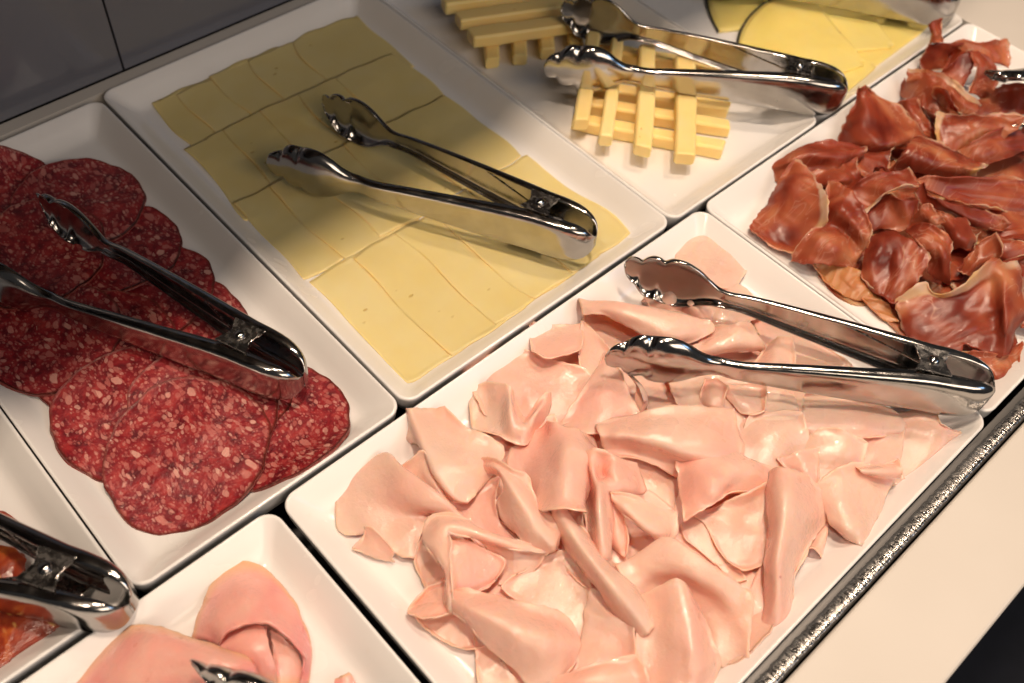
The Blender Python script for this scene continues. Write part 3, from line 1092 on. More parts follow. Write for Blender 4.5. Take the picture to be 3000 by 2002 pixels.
def sheet(name, rows, m, t, label, cat, group, seed=0, nu=44, nv=44, amp=0.0008, fray=0.0008, vs=1.0, fold=0.0005, freq=75.0, flutter=0.0012, grow=1.0, lift=0.0):
    """a thin slice: rows of points (mm) across it, in order along it, smoothed both ways"""
    rs = [catmull(np.array(r, float) / 1000, nv) for r in rows]
    A = np.stack(rs)                      # rows x nv x 3
    P = np.stack([catmull(A[:, j], nu) for j in range(nv)], 1)
    if grow != 1.0:
        c = P.reshape(-1, 3).mean(0)
        P[..., :2] = c[:2] + (P[..., :2] - c[:2]) * grow
    off = Vector((seed * 3.7, seed * 1.3, 0))
    ca, sa = math.cos(seed * 1.7), math.sin(seed * 1.7)
    N = np.cross(np.gradient(P, axis=0), np.gradient(P, axis=1))
    N /= np.maximum(np.linalg.norm(N, axis=2, keepdims=True), 1e-9)
    Dn = np.zeros((nu, nv))
    for i in range(nu):
        for j in range(nv):
            p = Vector(P[i, j])
            n1 = noise.noise(p * 55 + off)
            q = Vector((p.x * ca + p.y * sa, (p.y * ca - p.x * sa) * 0.3, p.z * 0.5))
            n3 = 1.0 - 2.0 * abs(noise.noise(q * freq + off))
            e = max(abs(2 * i / (nu - 1) - 1), abs(2 * j / (nv - 1) - 1)) ** 5
            P[i, j, 2] += lift * (0.4 + 1.1 * noise.noise(p * 38 + off * 2)) * max(0.0, (e ** 0.2 - 0.72) / 0.28) ** 2
            Dn[i, j] = amp * n1 + fold * n3 + flutter * e * noise.noise(p * 95 - off)
            if i in (0, nu - 1) or j in (0, nv - 1):
                P[i, j, 0] += fray * noise.noise(p * 260 + off)
                P[i, j, 1] += fray * noise.noise(p * 260 - off)
    P += N * Dn[..., None]
    P[..., 2] = np.maximum(P[..., 2], FLOOR_Z + 0.0005)
    V, F, U = slab(P, t, 0.5)
    U[:, 1] *= vs
    o = link_mesh(name, V, F, m, uvs=U)
    centre_mesh(o)
    return tag(o, label, cat, group)



GM = 'folded pale pink cold-cut slices'
_seed = [0]


def mo(label, rows, t=0.0008):
    _seed[0] += 1
    return sheet('cold_cut_slice', rows, MMO, t, label, 'cold cut', GM, _seed[0], grow=1.08, fold=0.0011, freq=48.0, flutter=0.0020, lift=0.0045)


fm = Field('mortadella')
for k, (x, y, r) in enumerate(((0.285, 0.215, 0.034), (0.330, 0.180, 0.042), (0.385, 0.130, 0.040), (0.200, 0.190, 0.036), (0.250, 0.160, 0.044), (0.310, 0.130, 0.046),
                               (0.365, 0.090, 0.040), (0.405, 0.070, 0.030), (0.180, 0.145, 0.032), (0.235, 0.110, 0.044), (0.290, 0.080, 0.038), (0.168, 0.100, 0.026),
                               (0.205, 0.065, 0.034), (0.250, 0.054, 0.030))):
    disc_slice(fm, 'cold_cut_slice', x, y, r, 500 + k, MMO, 0.0011, 'flat pale pink slice at the bottom of the pile, mostly hidden by folds', 'cold cut', GM, 0.12, 0, 60)


mo('thin pale slice lying flat at the far corner of the pink plate', [[(448.1,255.6,-12.0), (458.3,248.1,-11.0), (467.1,238.9,-11.0), (470.4,229.8,-12.0)],
     [(434.4,248.3,-13.0), (440.1,237.8,-9.0), (453.7,227.9,-10.0), (465.6,215.2,-12.0)],
     [(421.4,239.7,-13.0), (428.9,226.8,-8.0), (440.1,216.7,-9.0), (456.3,206.8,-12.0)],
     [(408.6,228.4,-14.0), (418.4,213.9,-10.0), (430.5,206.0,-10.0), (439.0,201.7,-11.0)]])
mo('small crumpled pink slice poking up under the far tongs head', [[(378.9,231.6,-14.0), (399.1,236.2,-14.0), (406.2,230.4,-14.0), (417.5,220.1,-14.0), (428.8,205.7,-14.0)],
     [(379.2,227.1,-10.0), (381.0,223.4,-6.0), (389.1,219.7,4.0), (393.3,213.0,-3.0), (393.3,205.5,4.0), (398.2,199.1,-1.0), (408.0,197.4,-9.0)],
     [(377.5,220.7,-10.0), (383.5,212.6,-7.0), (389.4,207.9,-9.0), (391.1,200.5,-7.0), (394.3,194.0,-7.0), (398.2,190.0,-11.0)]])
mo('flat pink slice under the neck of the far tongs arm', [[(421.0,204.9,-13.0), (440.4,200.1,-12.0), (441.8,188.7,-12.0)],
     [(410.4,198.4,-10.0), (419.4,189.8,-7.0), (434.1,172.1,-11.0)],
     [(401.7,192.8,-9.0), (409.3,184.3,-5.0), (418.0,173.5,-9.0)],
     [(394.8,187.1,-11.0), (402.7,177.6,-9.0), (417.2,164.7,-11.0)]])
mo('pink slice folded double just behind the near tongs neck', [[(391.3,184.0,-6.0), (396.2,176.7,1.0), (402.5,171.7,4.0), (408.5,167.8,2.0)],
     [(379.5,180.6,-4.0), (385.0,172.7,4.0), (393.7,166.2,7.0), (404.9,159.1,2.0)],
     [(368.2,179.9,-4.0), (377.4,170.9,2.0), (389.9,163.2,3.0), (406.4,153.5,-3.0)],
     [(365.3,181.5,-8.0), (375.1,170.5,-5.0), (389.4,164.0,-5.0), (406.0,154.1,-9.0)]])
mo('pink cone-shaped fold standing between the two tongs arms', [[(412.5,151.5,-8.0), (416.6,147.0,-1.0), (421.5,142.1,1.0)],
     [(401.7,150.2,-8.0), (404.9,141.7,2.0), (415.0,136.2,-1.0)],
     [(390.6,148.6,-8.0), (393.4,136.9,2.0), (407.0,129.3,-3.0)],
     [(384.6,147.4,-10.0), (393.1,134.7,-4.0), (405.6,127.0,-7.0)]])

mo('pink slice rolled over into a long tube at the back left of the tongs', [[(329.0,235.5,-12.0), (332.4,218.7,-12.0), (345.5,204.7,-12.0), (358.7,191.2,-11.0)],
     [(334.3,242.1,-12.0), (342.0,226.8,-11.0), (355.8,210.6,-11.0), (365.6,193.7,-10.0)],
     [(340.2,249.7,-10.0), (351.7,233.7,-10.0), (363.8,215.7,-10.0), (375.9,196.7,-9.0)],
     [(340.7,254.2,-7.0), (353.7,239.8,-2.0), (365.4,221.9,-1.0), (385.8,197.8,-4.0)],
     [(338.2,252.3,1.0), (347.4,236.2,10.0), (359.8,219.4,11.0), (372.2,202.4,10.0), (386.2,188.6,3.0)],
     [(334.1,247.5,3.0), (342.0,232.5,11.0), (350.9,214.0,12.0), (359.3,194.6,10.0), (384.1,184.1,0.0)],
     [(332.5,242.4,0.0), (338.6,234.5,4.0), (345.5,220.3,5.0), (349.0,201.4,4.0), (363.6,187.2,-1.0)]])
mo('broad flat shiny pink slice at the left of the back tube', [[(250.4,265.9,-13.0), (267.1,262.8,-10.0), (282.2,255.8,-9.0), (289.0,246.6,-9.0)],
     [(247.7,258.8,-13.0), (260.1,248.2,-8.0), (277.2,236.9,-8.0), (296.0,227.1,-8.0)],
     [(244.4,252.9,-13.0), (254.4,232.4,-9.0), (271.3,217.3,-8.0), (301.7,209.1,-8.0)],
     [(237.3,233.3,-13.0), (246.5,216.9,-11.0), (259.4,201.9,-11.0), (273.6,196.0,-10.0)]])
mo('squarish pale flap raised at the left of the back tube', [[(304.2,265.0,-11.0), (311.3,256.5,-8.0), (319.6,248.8,-6.0), (330.1,243.7,-6.0)],
     [(295.6,255.2,-7.0), (301.1,245.1,-3.0), (309.3,238.9,-2.0), (319.6,234.4,-3.0)],
     [(288.1,246.3,-4.0), (287.3,236.5,0.0), (296.0,230.9,0.0), (310.5,227.2,-2.0)]])
mo('pink slice sloping down from the corner of the squarish flap', [[(330.1,243.7,-6.0), (329.2,231.5,-5.0), (325.8,216.5,-4.0), (323.1,206.7,-4.0)],
     [(319.2,234.0,-7.0), (315.3,223.1,-5.0), (314.8,213.6,-4.0), (314.8,203.2,-4.0)],
     [(310.0,225.8,-8.0), (304.5,218.5,-8.0), (299.6,210.9,-8.0), (293.9,204.0,-8.0)]])
mo('smooth fan-shaped pink slice left of the near tongs head', [[(319.2,212.2,-3.0), (320.5,210.7,-2.0), (321.8,208.6,-3.0)],
     [(297.7,205.9,-4.0), (303.1,197.8,0.0), (313.4,190.9,-2.0)],
     [(278.6,200.4,-7.0), (287.7,185.3,0.0), (307.9,177.9,-3.0)],
     [(265.4,196.7,-10.0), (275.5,177.7,-3.0), (305.4,170.0,-6.0)]])
mo('small pink curl just under the near tongs head', [[(325.6,203.8,-8.0), (322.3,192.5,-4.0), (319.3,181.1,-3.0)],
     [(321.4,195.9,-2.0), (317.9,183.5,2.0), (313.2,173.7,0.0)],
     [(322.1,187.5,-3.0), (319.5,178.3,0.0), (318.0,173.7,-3.0)],
     [(310.6,176.6,-9.0), (311.2,172.4,-8.0), (314.2,172.7,-8.0)]])
mo('pink ruffle with a pocket and a forked ridge at the left', [[(242.5,252.2,-12.0), (248.7,246.6,-6.0), (252.3,236.5,3.0), (253.0,230.1,6.0), (253.2,224.6,-7.0), (251.3,213.2,-8.0), (267.1,215.5,2.0), (270.2,214.0,0.0)],
     [(233.0,241.7,-12.0), (242.3,237.7,-10.0), (243.7,227.7,-3.0), (242.7,219.1,8.0), (244.9,215.4,-1.0), (245.2,208.9,0.0), (254.0,208.6,6.0), (266.9,211.6,-7.0)],
     [(225.1,230.3,-12.0), (231.7,224.5,-10.0), (235.5,218.5,-5.0), (236.6,211.5,4.0), (239.2,207.9,4.0), (242.6,205.1,4.0), (251.6,206.5,-2.0), (260.3,208.0,-11.0)],
     [(223.6,226.0,-10.0), (227.3,216.0,-5.0), (231.4,207.7,-3.0), (235.3,201.7,-3.0), (243.2,202.1,-6.0), (251.5,204.2,-9.0)]])
mo('pink slice with a turned-down left flap near the plate rim', [[(197.0,260.7,-10.0), (198.0,259.9,-2.0), (198.3,257.1,2.0), (207.4,253.2,-4.0), (214.8,246.8,-2.0)],
     [(187.6,253.3,-12.0), (191.3,247.3,-6.0), (191.7,241.5,4.0), (203.8,238.0,-1.0), (214.9,228.5,0.0)],
     [(193.6,242.1,-11.0), (188.7,233.2,-2.0), (186.7,227.4,6.0), (201.7,225.0,1.0), (219.2,218.9,0.0)],
     [(186.0,227.3,-8.0), (182.8,218.1,1.0), (182.5,214.6,6.0), (197.4,211.0,4.0), (223.1,206.2,-4.0)],
     [(181.9,204.1,-6.0), (181.6,202.0,-1.0), (181.7,200.3,3.0), (194.5,202.4,2.0), (214.2,200.2,-4.0)],
     [(186.4,194.7,-6.0), (186.2,193.8,-4.0), (186.5,193.2,-3.0), (189.7,194.7,-4.0), (195.5,198.7,-6.0)]])
mo('low pink slice showing between the ruffles in the middle left', [[(228.2,216.4,-13.0), (246.9,210.6,-12.0), (265.1,204.0,-11.0)],
     [(214.1,207.1,-13.0), (235.2,198.2,-11.0), (260.0,192.4,-10.0)],
     [(203.7,195.5,-13.0), (223.5,185.5,-12.0), (246.8,178.5,-12.0)],
     [(196.0,180.4,-14.0), (212.8,167.7,-13.0), (229.6,160.7,-13.0)]])
mo('pink slice draped into an open-ended roll in the middle', [[(256.1,201.2,-10.0), (255.9,197.2,0.0), (254.3,192.9,8.0), (257.6,185.2,8.0), (264.3,180.7,0.0), (270.7,178.0,-10.0)],
     [(239.3,201.6,-8.0), (246.3,194.4,-3.0), (245.8,186.3,6.0), (249.2,177.3,12.0), (257.4,170.0,6.0), (265.5,168.6,-6.0)],
     [(226.3,199.2,-6.0), (232.6,189.8,-4.0), (236.6,180.2,4.0), (238.8,170.6,14.0), (245.8,162.7,10.0), (253.7,162.5,-2.0)],
     [(220.5,191.5,-8.0), (224.8,182.5,-6.0), (225.1,170.8,6.0), (227.9,160.7,15.0), (236.2,154.6,12.0), (243.9,155.5,0.0)],
     [(225.3,185.0,-10.0), (218.9,171.2,-6.0), (211.5,157.7,6.0), (215.7,149.5,16.0), (224.2,142.0,12.0), (230.0,144.1,0.0)]])
mo('wide pink slice with a raised rear edge right below the near tongs arm', [[(279.1,177.2,-2.0), (293.3,171.0,0.0), (308.9,161.7,2.0), (324.6,151.9,2.0), (338.5,143.2,0.0), (350.1,134.1,-4.0)],
     [(275.3,172.4,2.0), (284.7,160.9,8.0), (297.5,149.7,10.0), (310.8,140.1,8.0), (325.6,131.0,4.0), (339.8,123.8,-2.0)],
     [(274.1,169.4,2.0), (283.0,157.9,7.0), (292.7,142.8,9.0), (302.1,129.9,7.0), (314.4,119.2,4.0), (329.1,111.5,-2.0)],
     [(274.4,166.3,-6.0), (284.1,156.5,-4.0), (293.3,142.6,-3.0), (300.2,130.2,-3.0), (308.5,118.7,-4.0), (317.5,108.6,-6.0)],
     [(271.5,160.5,-9.0), (281.6,151.9,-9.0), (288.8,140.6,-9.0), (294.4,128.0,-9.0), (300.1,117.9,-9.0), (308.8,110.5,-9.0)]])

mo('flat shiny pink slice between the tongs arms near the hinge', [[(431.8,183.7,-13.0), (437.2,155.3,-12.0), (444.2,124.0,-12.0)],
     [(419.9,161.7,-12.0), (428.7,139.7,-10.0), (443.3,108.3,-11.0)],
     [(405.1,147.4,-12.0), (415.7,127.4,-10.0), (437.0,101.5,-11.0)],
     [(382.1,148.4,-12.0), (399.8,126.7,-11.0), (425.6,99.1,-11.0)]])
mo('flat pink slice lying under the near tongs arm', [[(347.2,180.6,-12.0), (365.9,160.0,-10.0), (383.6,138.4,-9.0), (404.1,116.2,-10.0)],
     [(340.9,170.1,-11.0), (354.1,150.6,-8.0), (373.2,130.8,-7.0), (394.6,111.6,-9.0)],
     [(334.3,156.9,-11.0), (346.7,139.1,-9.0), (364.1,120.8,-8.0), (383.8,103.0,-10.0)],
     [(336.8,134.6,-12.0), (347.8,120.9,-10.0), (360.1,107.7,-10.0), (376.4,94.7,-11.0)]])
mo('small pale curl under the near tongs neck', [[(357.8,159.8,-8.0), (361.2,154.1,-4.0), (361.3,146.4,-2.0)],
     [(347.9,154.3,-8.0), (349.2,149.4,-2.0), (353.2,142.3,-1.0)],
     [(345.1,148.4,-10.0), (344.8,142.1,-6.0), (351.2,140.9,-4.0)]])
mo('pinkish slice in the shadow of the near tongs arm', [[(361.6,152.7,-6.0), (371.7,142.4,-4.0), (381.5,131.3,-4.0)],
     [(357.9,139.0,-5.0), (363.5,131.6,-2.0), (372.2,125.2,-3.0)],
     [(357.0,129.4,-7.0), (360.4,123.4,-5.0), (366.3,120.6,-5.0)]])
mo('pale slice torn at its right end below the near tongs arm', [[(381.8,131.2,-5.0), (388.3,122.6,-4.0), (391.3,115.2,-5.0)],
     [(370.6,124.9,-6.0), (377.7,114.4,-4.0), (383.3,103.8,-7.0)],
     [(356.7,123.3,-7.0), (367.9,110.9,-5.0), (381.4,101.8,-7.0)],
     [(349.2,119.7,-10.0), (361.0,106.7,-8.0), (377.7,98.4,-10.0)]])
mo('long pink slice lying along the near tongs arm towards its tail', [[(394.3,115.7,-10.0), (412.0,101.9,-8.0), (425.6,78.1,-7.0), (433.9,63.3,-8.0)],
     [(393.8,105.7,-8.0), (404.9,92.3,-5.0), (416.6,73.1,-4.0), (432.6,60.7,-7.0)],
     [(385.2,101.0,-9.0), (394.1,89.6,-6.0), (407.5,71.8,-5.0), (426.9,56.5,-8.0)],
     [(379.8,96.6,-10.0), (387.7,84.1,-8.0), (403.6,67.9,-8.0), (425.3,56.7,-10.0)]])
mo('pale slice with a wavy edge at the right end under the tongs tail', [[(434.3,63.7,-8.0), (440.5,56.5,-4.0), (444.7,50.0,-3.0), (447.3,45.7,-3.0)],
     [(430.0,60.1,-7.0), (436.8,52.4,-3.0), (441.3,45.5,-1.0), (442.8,40.2,-2.0)],
     [(426.9,56.7,-10.0), (434.1,46.0,-6.0), (441.0,39.1,-3.0), (450.4,30.8,-6.0)],
     [(417.9,51.3,-11.0), (424.4,42.0,-8.0), (433.0,35.3,-7.0), (446.1,29.9,-9.0)],
     [(405.8,45.9,-12.0), (412.4,36.9,-11.0), (420.1,30.3,-11.0), (429.5,28.5,-12.0)],
     [(393.1,39.6,-14.0), (399.4,32.3,-14.0), (403.7,26.7,-14.0), (417.4,28.2,-14.0)]])
mo('pink slice lying flat right of the wide raised-edge slice', [[(352.9,133.3,-10.0), (367.1,118.8,-7.0), (384.0,104.0,-8.0)],
     [(341.5,116.4,-8.0), (356.9,107.5,-3.0), (376.5,96.1,-6.0)],
     [(332.5,108.6,-9.0), (348.1,97.6,-5.0), (373.6,90.0,-9.0)],
     [(325.4,96.5,-11.0), (340.0,86.5,-9.0), (362.8,77.8,-11.0)]])
mo('rounded pink fold below the long slice by the tongs tail', [[(373.5,90.3,-11.0), (383.6,87.1,-4.0), (390.2,77.7,-1.0), (397.6,64.5,-6.0)],
     [(364.8,88.2,-11.0), (375.4,78.5,-5.0), (382.8,69.3,-3.0), (392.5,61.5,-7.0)],
     [(353.7,84.2,-11.0), (367.0,74.0,-9.0), (375.9,64.9,-7.0), (385.7,58.1,-9.0)],
     [(344.7,77.6,-13.0), (357.6,65.8,-12.0), (368.8,58.2,-11.0), (380.4,53.5,-11.0)]])
mo('pale slice at the right beside the wavy-edged one', [[(402.7,73.3,-12.0), (412.9,65.8,-10.0), (427.7,56.1,-10.0)],
     [(388.3,66.3,-12.0), (398.8,56.9,-8.0), (414.9,47.6,-10.0)],
     [(379.7,60.2,-12.0), (388.6,51.1,-10.0), (405.4,42.9,-11.0)],
     [(385.7,47.8,-13.0), (390.2,40.7,-12.0), (399.2,33.1,-14.0)]])

mo('pale slice with a translucent end nearest the left rim of the pink plate', [[(150.6,245.6,-14.0), (167.3,244.8,-8.0), (168.9,226.2,-2.0), (171.3,207.0,-2.0), (174.4,190.2,-6.0)],
     [(147.4,248.2,-12.0), (167.1,245.5,-2.0), (168.0,228.8,4.0), (170.9,206.5,6.0), (174.4,189.1,0.0)],
     [(137.7,247.8,-13.0), (155.7,237.9,-6.0), (160.1,221.7,1.0), (164.1,206.0,3.0), (169.8,195.0,-2.0)],
     [(129.8,238.7,-14.0), (145.2,230.0,-10.0), (152.3,218.9,-8.0), (159.6,208.3,-7.0), (166.8,202.8,-8.0)],
     [(124.6,227.6,-14.0), (137.0,222.1,-11.0), (146.0,213.7,-10.0), (152.0,204.2,-9.0), (159.1,199.9,-8.0)],
     [(132.8,218.3,-14.0), (136.7,215.1,-11.0), (137.1,202.5,-12.0), (140.4,195.1,-12.0), (144.2,190.7,-12.0)]])
mo('small curled scrap at the left rim of the pink plate', [[(133.1,217.5,-8.0), (135.2,213.9,-4.0), (136.3,206.3,-4.0), (136.9,196.8,-8.0)],
     [(129.9,215.1,-11.0), (131.5,209.5,-8.0), (133.0,203.7,-10.0), (135.1,197.4,-12.0)],
     [(122.3,215.2,-14.5), (127.4,205.8,-13.0), (131.5,199.4,-14.0), (134.7,195.8,-14.5)]])
mo('pink triangular fold behind the translucent-ended slice', [[(171.3,234.1,-6.0), (177.5,231.5,-2.0), (183.7,229.8,2.0), (184.9,226.0,2.0)],
     [(172.9,222.0,-6.0), (176.6,215.9,-2.0), (178.4,211.7,0.0), (181.8,211.7,-4.0)],
     [(174.6,208.3,-8.0), (176.1,203.7,-5.0), (177.1,199.7,-4.0), (178.6,197.0,-8.0)]])
mo('low pink slice inside the looped ruffle', [[(181.5,199.6,-11.0), (194.4,197.8,-10.0), (211.5,193.1,-8.0)],
     [(178.6,189.9,-11.0), (188.5,184.9,-9.0), (198.6,182.7,-6.0)],
     [(175.6,178.8,-12.0), (184.8,174.3,-10.0), (193.1,174.1,-6.0)],
     [(176.2,169.5,-13.0), (183.3,162.7,-12.0), (192.4,158.3,-10.0)]])
mo('pink slice arched into a loop left of the middle roll', [[(199.3,210.7,-10.0), (197.4,205.3,-10.0), (196.3,199.4,-11.0)],
     [(207.6,205.7,-2.0), (204.9,202.6,-3.0), (202.2,198.5,-8.0)],
     [(210.9,196.1,8.0), (206.5,192.7,10.0), (207.0,188.9,2.0)],
     [(212.8,183.6,10.0), (204.8,180.2,14.0), (200.7,181.0,6.0)],
     [(217.9,178.8,4.0), (203.0,169.8,14.0), (196.9,180.0,0.0)],
     [(214.9,166.8,2.0), (202.0,161.4,12.0), (192.9,170.4,-2.0)],
     [(213.0,152.8,2.0), (199.2,151.2,10.0), (193.0,159.7,-2.0)],
     [(211.0,145.2,0.0), (200.3,142.5,6.0), (192.3,151.7,-3.0)],
     [(206.9,140.7,-2.0), (200.9,140.0,0.0), (197.0,141.3,-4.0)]])
mo('low pink slice under the sweeping arch at the left', [[(169.3,195.6,-4.0), (159.8,195.6,-6.0), (150.5,192.1,-10.0), (142.8,186.7,-13.0)],
     [(164.4,185.9,-8.0), (156.7,184.4,-10.0), (147.5,182.1,-12.0), (141.1,181.9,-14.0)],
     [(152.7,169.6,-10.0), (147.8,168.7,-11.0), (142.1,169.3,-13.0), (137.5,168.8,-14.0)]])
mo('pink slice lying low in front of the looped ruffle', [[(175.4,169.1,-4.0), (186.0,154.3,-4.0), (196.8,140.9,-5.0)],
     [(177.5,158.9,-9.0), (183.4,148.6,-8.0), (192.9,139.8,-9.0)],
     [(176.3,152.6,-12.0), (179.7,146.8,-11.0), (187.1,139.2,-12.0)],
     [(169.7,146.8,-14.0), (175.9,142.4,-13.0), (184.6,139.4,-13.0)]])
mo('pink slice sweeping in a long arch across the left of the pile', [[(198.2,141.8,-5.0), (197.0,141.0,-4.0), (196.1,140.7,-4.0)],
     [(187.9,154.6,2.0), (184.5,152.2,4.0), (183.2,151.8,2.0)],
     [(177.2,169.3,6.0), (173.8,166.8,9.0), (172.5,166.4,6.0)],
     [(171.5,184.6,6.0), (165.4,178.9,12.0), (161.3,177.1,10.0)],
     [(163.3,192.9,4.0), (160.4,183.9,11.0), (160.1,176.4,12.0)],
     [(152.2,189.5,-1.0), (153.1,180.7,8.0), (156.9,172.0,13.0)],
     [(151.0,181.2,2.0), (150.5,173.4,9.0), (152.1,166.4,11.0)],
     [(149.7,170.5,4.0), (147.0,163.8,8.0), (146.1,158.6,9.0)],
     [(144.7,160.6,2.0), (141.6,155.6,6.0), (142.3,153.5,5.0)],
     [(137.3,152.1,-4.0), (137.4,149.9,-1.0), (140.1,150.2,-1.0)]])
mo('pink panel folded under the sweeping arch', [[(161.0,176.3,6.0), (166.2,172.3,4.0), (170.4,168.5,1.0)],
     [(154.9,169.2,6.0), (165.5,165.4,1.0), (173.6,159.8,-3.0)],
     [(150.1,163.5,4.0), (161.6,158.3,-2.0), (176.4,152.3,-5.0)],
     [(144.7,157.4,0.0), (152.0,154.4,-3.0), (173.2,150.1,-7.0)],
     [(147.5,156.2,-7.0), (155.0,150.5,-9.0), (167.5,150.0,-11.0)]])
mo('pale slice with a curled lip low at the left front', [[(137.3,168.5,-13.0), (143.9,166.5,-11.0), (148.3,164.4,-10.0)],
     [(122.3,166.5,-10.0), (132.8,163.0,-7.0), (142.8,158.6,-7.0)],
     [(121.1,162.3,-5.0), (128.7,158.0,-3.0), (138.1,152.5,-4.0)],
     [(123.1,156.0,-3.0), (128.8,151.0,-1.0), (136.1,148.9,-4.0)]])
mo('thin translucent slice lying flat at the left front rim', [[(123.1,166.0,-14.0), (129.7,159.3,-13.0), (141.7,149.3,-12.0)],
     [(123.8,152.1,-14.0), (131.5,147.0,-13.0), (141.6,140.9,-12.0)],
     [(127.3,139.6,-14.5), (133.6,136.2,-14.0), (141.2,133.3,-13.0)],
     [(131.8,131.8,-14.5), (135.1,128.6,-14.0), (140.2,126.2,-14.0)]])
mo('shiny pale slice lying flat in the middle front', [[(180.6,141.5,-13.0), (206.0,136.7,-11.0), (209.6,123.8,-12.0)],
     [(169.6,141.5,-13.0), (191.9,127.8,-12.0), (201.2,106.3,-12.0)],
     [(174.6,121.2,-13.0), (185.7,108.9,-12.0), (193.5,101.0,-12.0)],
     [(179.6,109.3,-13.0), (181.6,100.1,-13.0), (182.9,94.7,-13.0)]])
mo('low pink slice behind the upright ruffle', [[(213.2,146.4,-12.0), (234.6,149.2,-11.0), (249.9,145.3,-10.0)],
     [(207.0,135.2,-12.0), (222.9,130.3,-11.0), (238.9,123.0,-10.0)],
     [(203.4,120.0,-12.0), (217.8,113.8,-11.0), (231.1,108.6,-10.0)],
     [(208.4,104.5,-12.0), (216.5,101.3,-11.0), (228.2,95.7,-11.0)]])
mo('flat slice along the left front edge below the large cone', [[(140.1,133.2,-13.0), (141.6,121.0,-12.0), (141.1,113.7,-11.0)],
     [(134.0,125.0,-13.0), (135.5,113.0,-12.0), (140.7,102.0,-11.0)],
     [(123.1,110.4,-13.0), (130.6,101.9,-13.0), (141.0,92.3,-12.0)]])
mo('pink slice behind the long cigar roll', [[(203.1,109.0,-8.0), (207.8,99.5,-6.0), (208.8,86.7,-4.0)],
     [(193.5,102.6,-9.0), (197.4,91.8,-5.0), (200.4,77.1,-2.0)],
     [(184.5,95.5,-11.0), (190.1,84.4,-7.0), (192.7,68.3,-4.0)],
     [(165.2,86.1,-10.0), (176.4,79.4,-8.0), (190.0,68.5,-6.0)],
     [(154.9,84.0,-12.0), (168.5,71.2,-10.0), (182.7,58.7,-10.0)]])
mo('large smooth cone-shaped pink slice at the front left', [[(144.7,153.1,0.0), (140.0,151.8,0.0), (138.8,149.7,-4.0)],
     [(150.1,147.8,4.0), (141.1,141.2,10.0), (138.5,134.2,-2.0)],
     [(158.9,136.9,4.0), (146.0,126.7,14.0), (140.1,115.4,-4.0)],
     [(168.8,122.5,2.0), (152.0,111.3,14.0), (141.8,103.8,-6.0)],
     [(177.4,110.8,-2.0), (161.2,101.2,10.0), (144.6,92.4,-6.0)],
     [(179.6,102.5,-6.0), (167.5,94.6,2.0), (154.8,87.8,-7.0)],
     [(179.1,95.8,-9.0), (174.1,92.2,-7.0), (168.8,88.8,-8.0)]])
mo('pink slice cut by the lower edge of the picture', [[(152.3,88.6,-6.0), (169.9,79.3,-2.0), (191.3,67.5,-2.0)],
     [(148.1,88.1,-10.0), (163.8,74.0,2.0), (186.8,56.6,0.0)],
     [(148.1,77.3,-10.0), (164.0,62.8,-4.0), (184.3,45.7,-6.0)]])
mo('upright pink ruffle with a hollow loop right of the middle roll', [[(250.6,167.9,-6.0), (252.0,166.4,2.0), (256.0,164.2,8.0), (260.1,159.1,10.0), (265.9,152.5,8.0), (274.3,145.4,-2.0)],
     [(247.0,161.5,-8.0), (249.1,159.1,-2.0), (246.6,153.3,12.0), (255.2,152.4,0.0), (256.6,147.6,10.0), (271.6,138.9,-4.0)],
     [(240.8,150.7,-10.0), (242.5,149.9,-4.0), (240.6,144.8,14.0), (248.7,144.5,10.0), (254.0,138.9,8.0), (266.6,132.0,-6.0)],
     [(230.8,139.6,-10.0), (232.6,138.9,-4.0), (231.1,134.1,12.0), (237.7,133.5,8.0), (249.4,135.1,0.0), (260.0,135.3,-8.0)],
     [(224.8,132.2,-11.0), (222.7,126.0,-2.0), (220.3,119.5,6.0), (227.1,120.8,2.0), (240.7,128.4,-6.0)],
     [(224.1,124.6,-11.0), (221.9,119.9,-6.0), (221.8,116.7,-2.0), (228.1,119.1,-6.0)]])
mo('pink flap hooding a dark hollow right of the upright ruffle', [[(245.9,137.9,8.0), (251.3,132.1,10.0), (256.8,123.3,8.0), (264.2,115.2,2.0), (270.8,109.7,-4.0)],
     [(245.0,135.0,9.0), (245.1,124.4,12.0), (247.0,113.6,10.0), (253.1,105.8,5.0), (264.4,104.3,-4.0)],
     [(247.0,133.2,2.0), (245.3,120.0,6.0), (246.8,110.0,5.0), (249.6,102.5,0.0), (261.1,101.4,-6.0)]])
mo('narrow pink sliver hanging at the left of the hooded hollow', [[(245.9,138.7,6.0), (246.0,137.3,7.0), (246.8,136.1,6.0)],
     [(238.7,131.1,-2.0), (240.5,128.1,2.0), (244.9,126.8,0.0)],
     [(233.2,123.1,-8.0), (234.0,119.2,-3.0), (238.6,117.6,-4.0)],
     [(233.6,116.3,-9.0), (232.4,113.2,-8.0), (231.8,110.7,-8.0)]])
mo('slender cigar-shaped pink roll lying diagonally at the front', [[(217.5,153.8,-3.0), (216.2,152.3,4.0), (217.5,151.2,7.0), (220.7,150.8,4.0), (223.6,151.9,-3.0)],
     [(212.2,138.5,-6.0), (210.5,135.5,4.0), (211.8,133.1,10.0), (217.0,132.9,6.0), (221.4,134.0,-3.0)],
     [(208.4,121.1,-8.0), (206.0,117.4,4.0), (207.7,114.4,12.0), (215.3,114.5,6.0), (221.2,115.1,-5.0)],
     [(206.1,104.1,-8.0), (204.0,101.0,4.0), (205.9,98.1,12.0), (214.3,98.2,6.0), (220.1,98.4,-5.0)],
     [(204.0,89.5,-10.0), (203.3,87.2,0.0), (206.0,85.4,7.0), (212.7,84.5,4.0), (217.7,83.7,-5.0)],
     [(203.5,77.1,-10.0), (203.5,75.3,-4.0), (206.1,74.2,1.0), (209.9,74.4,0.0), (213.5,74.2,-6.0)]])
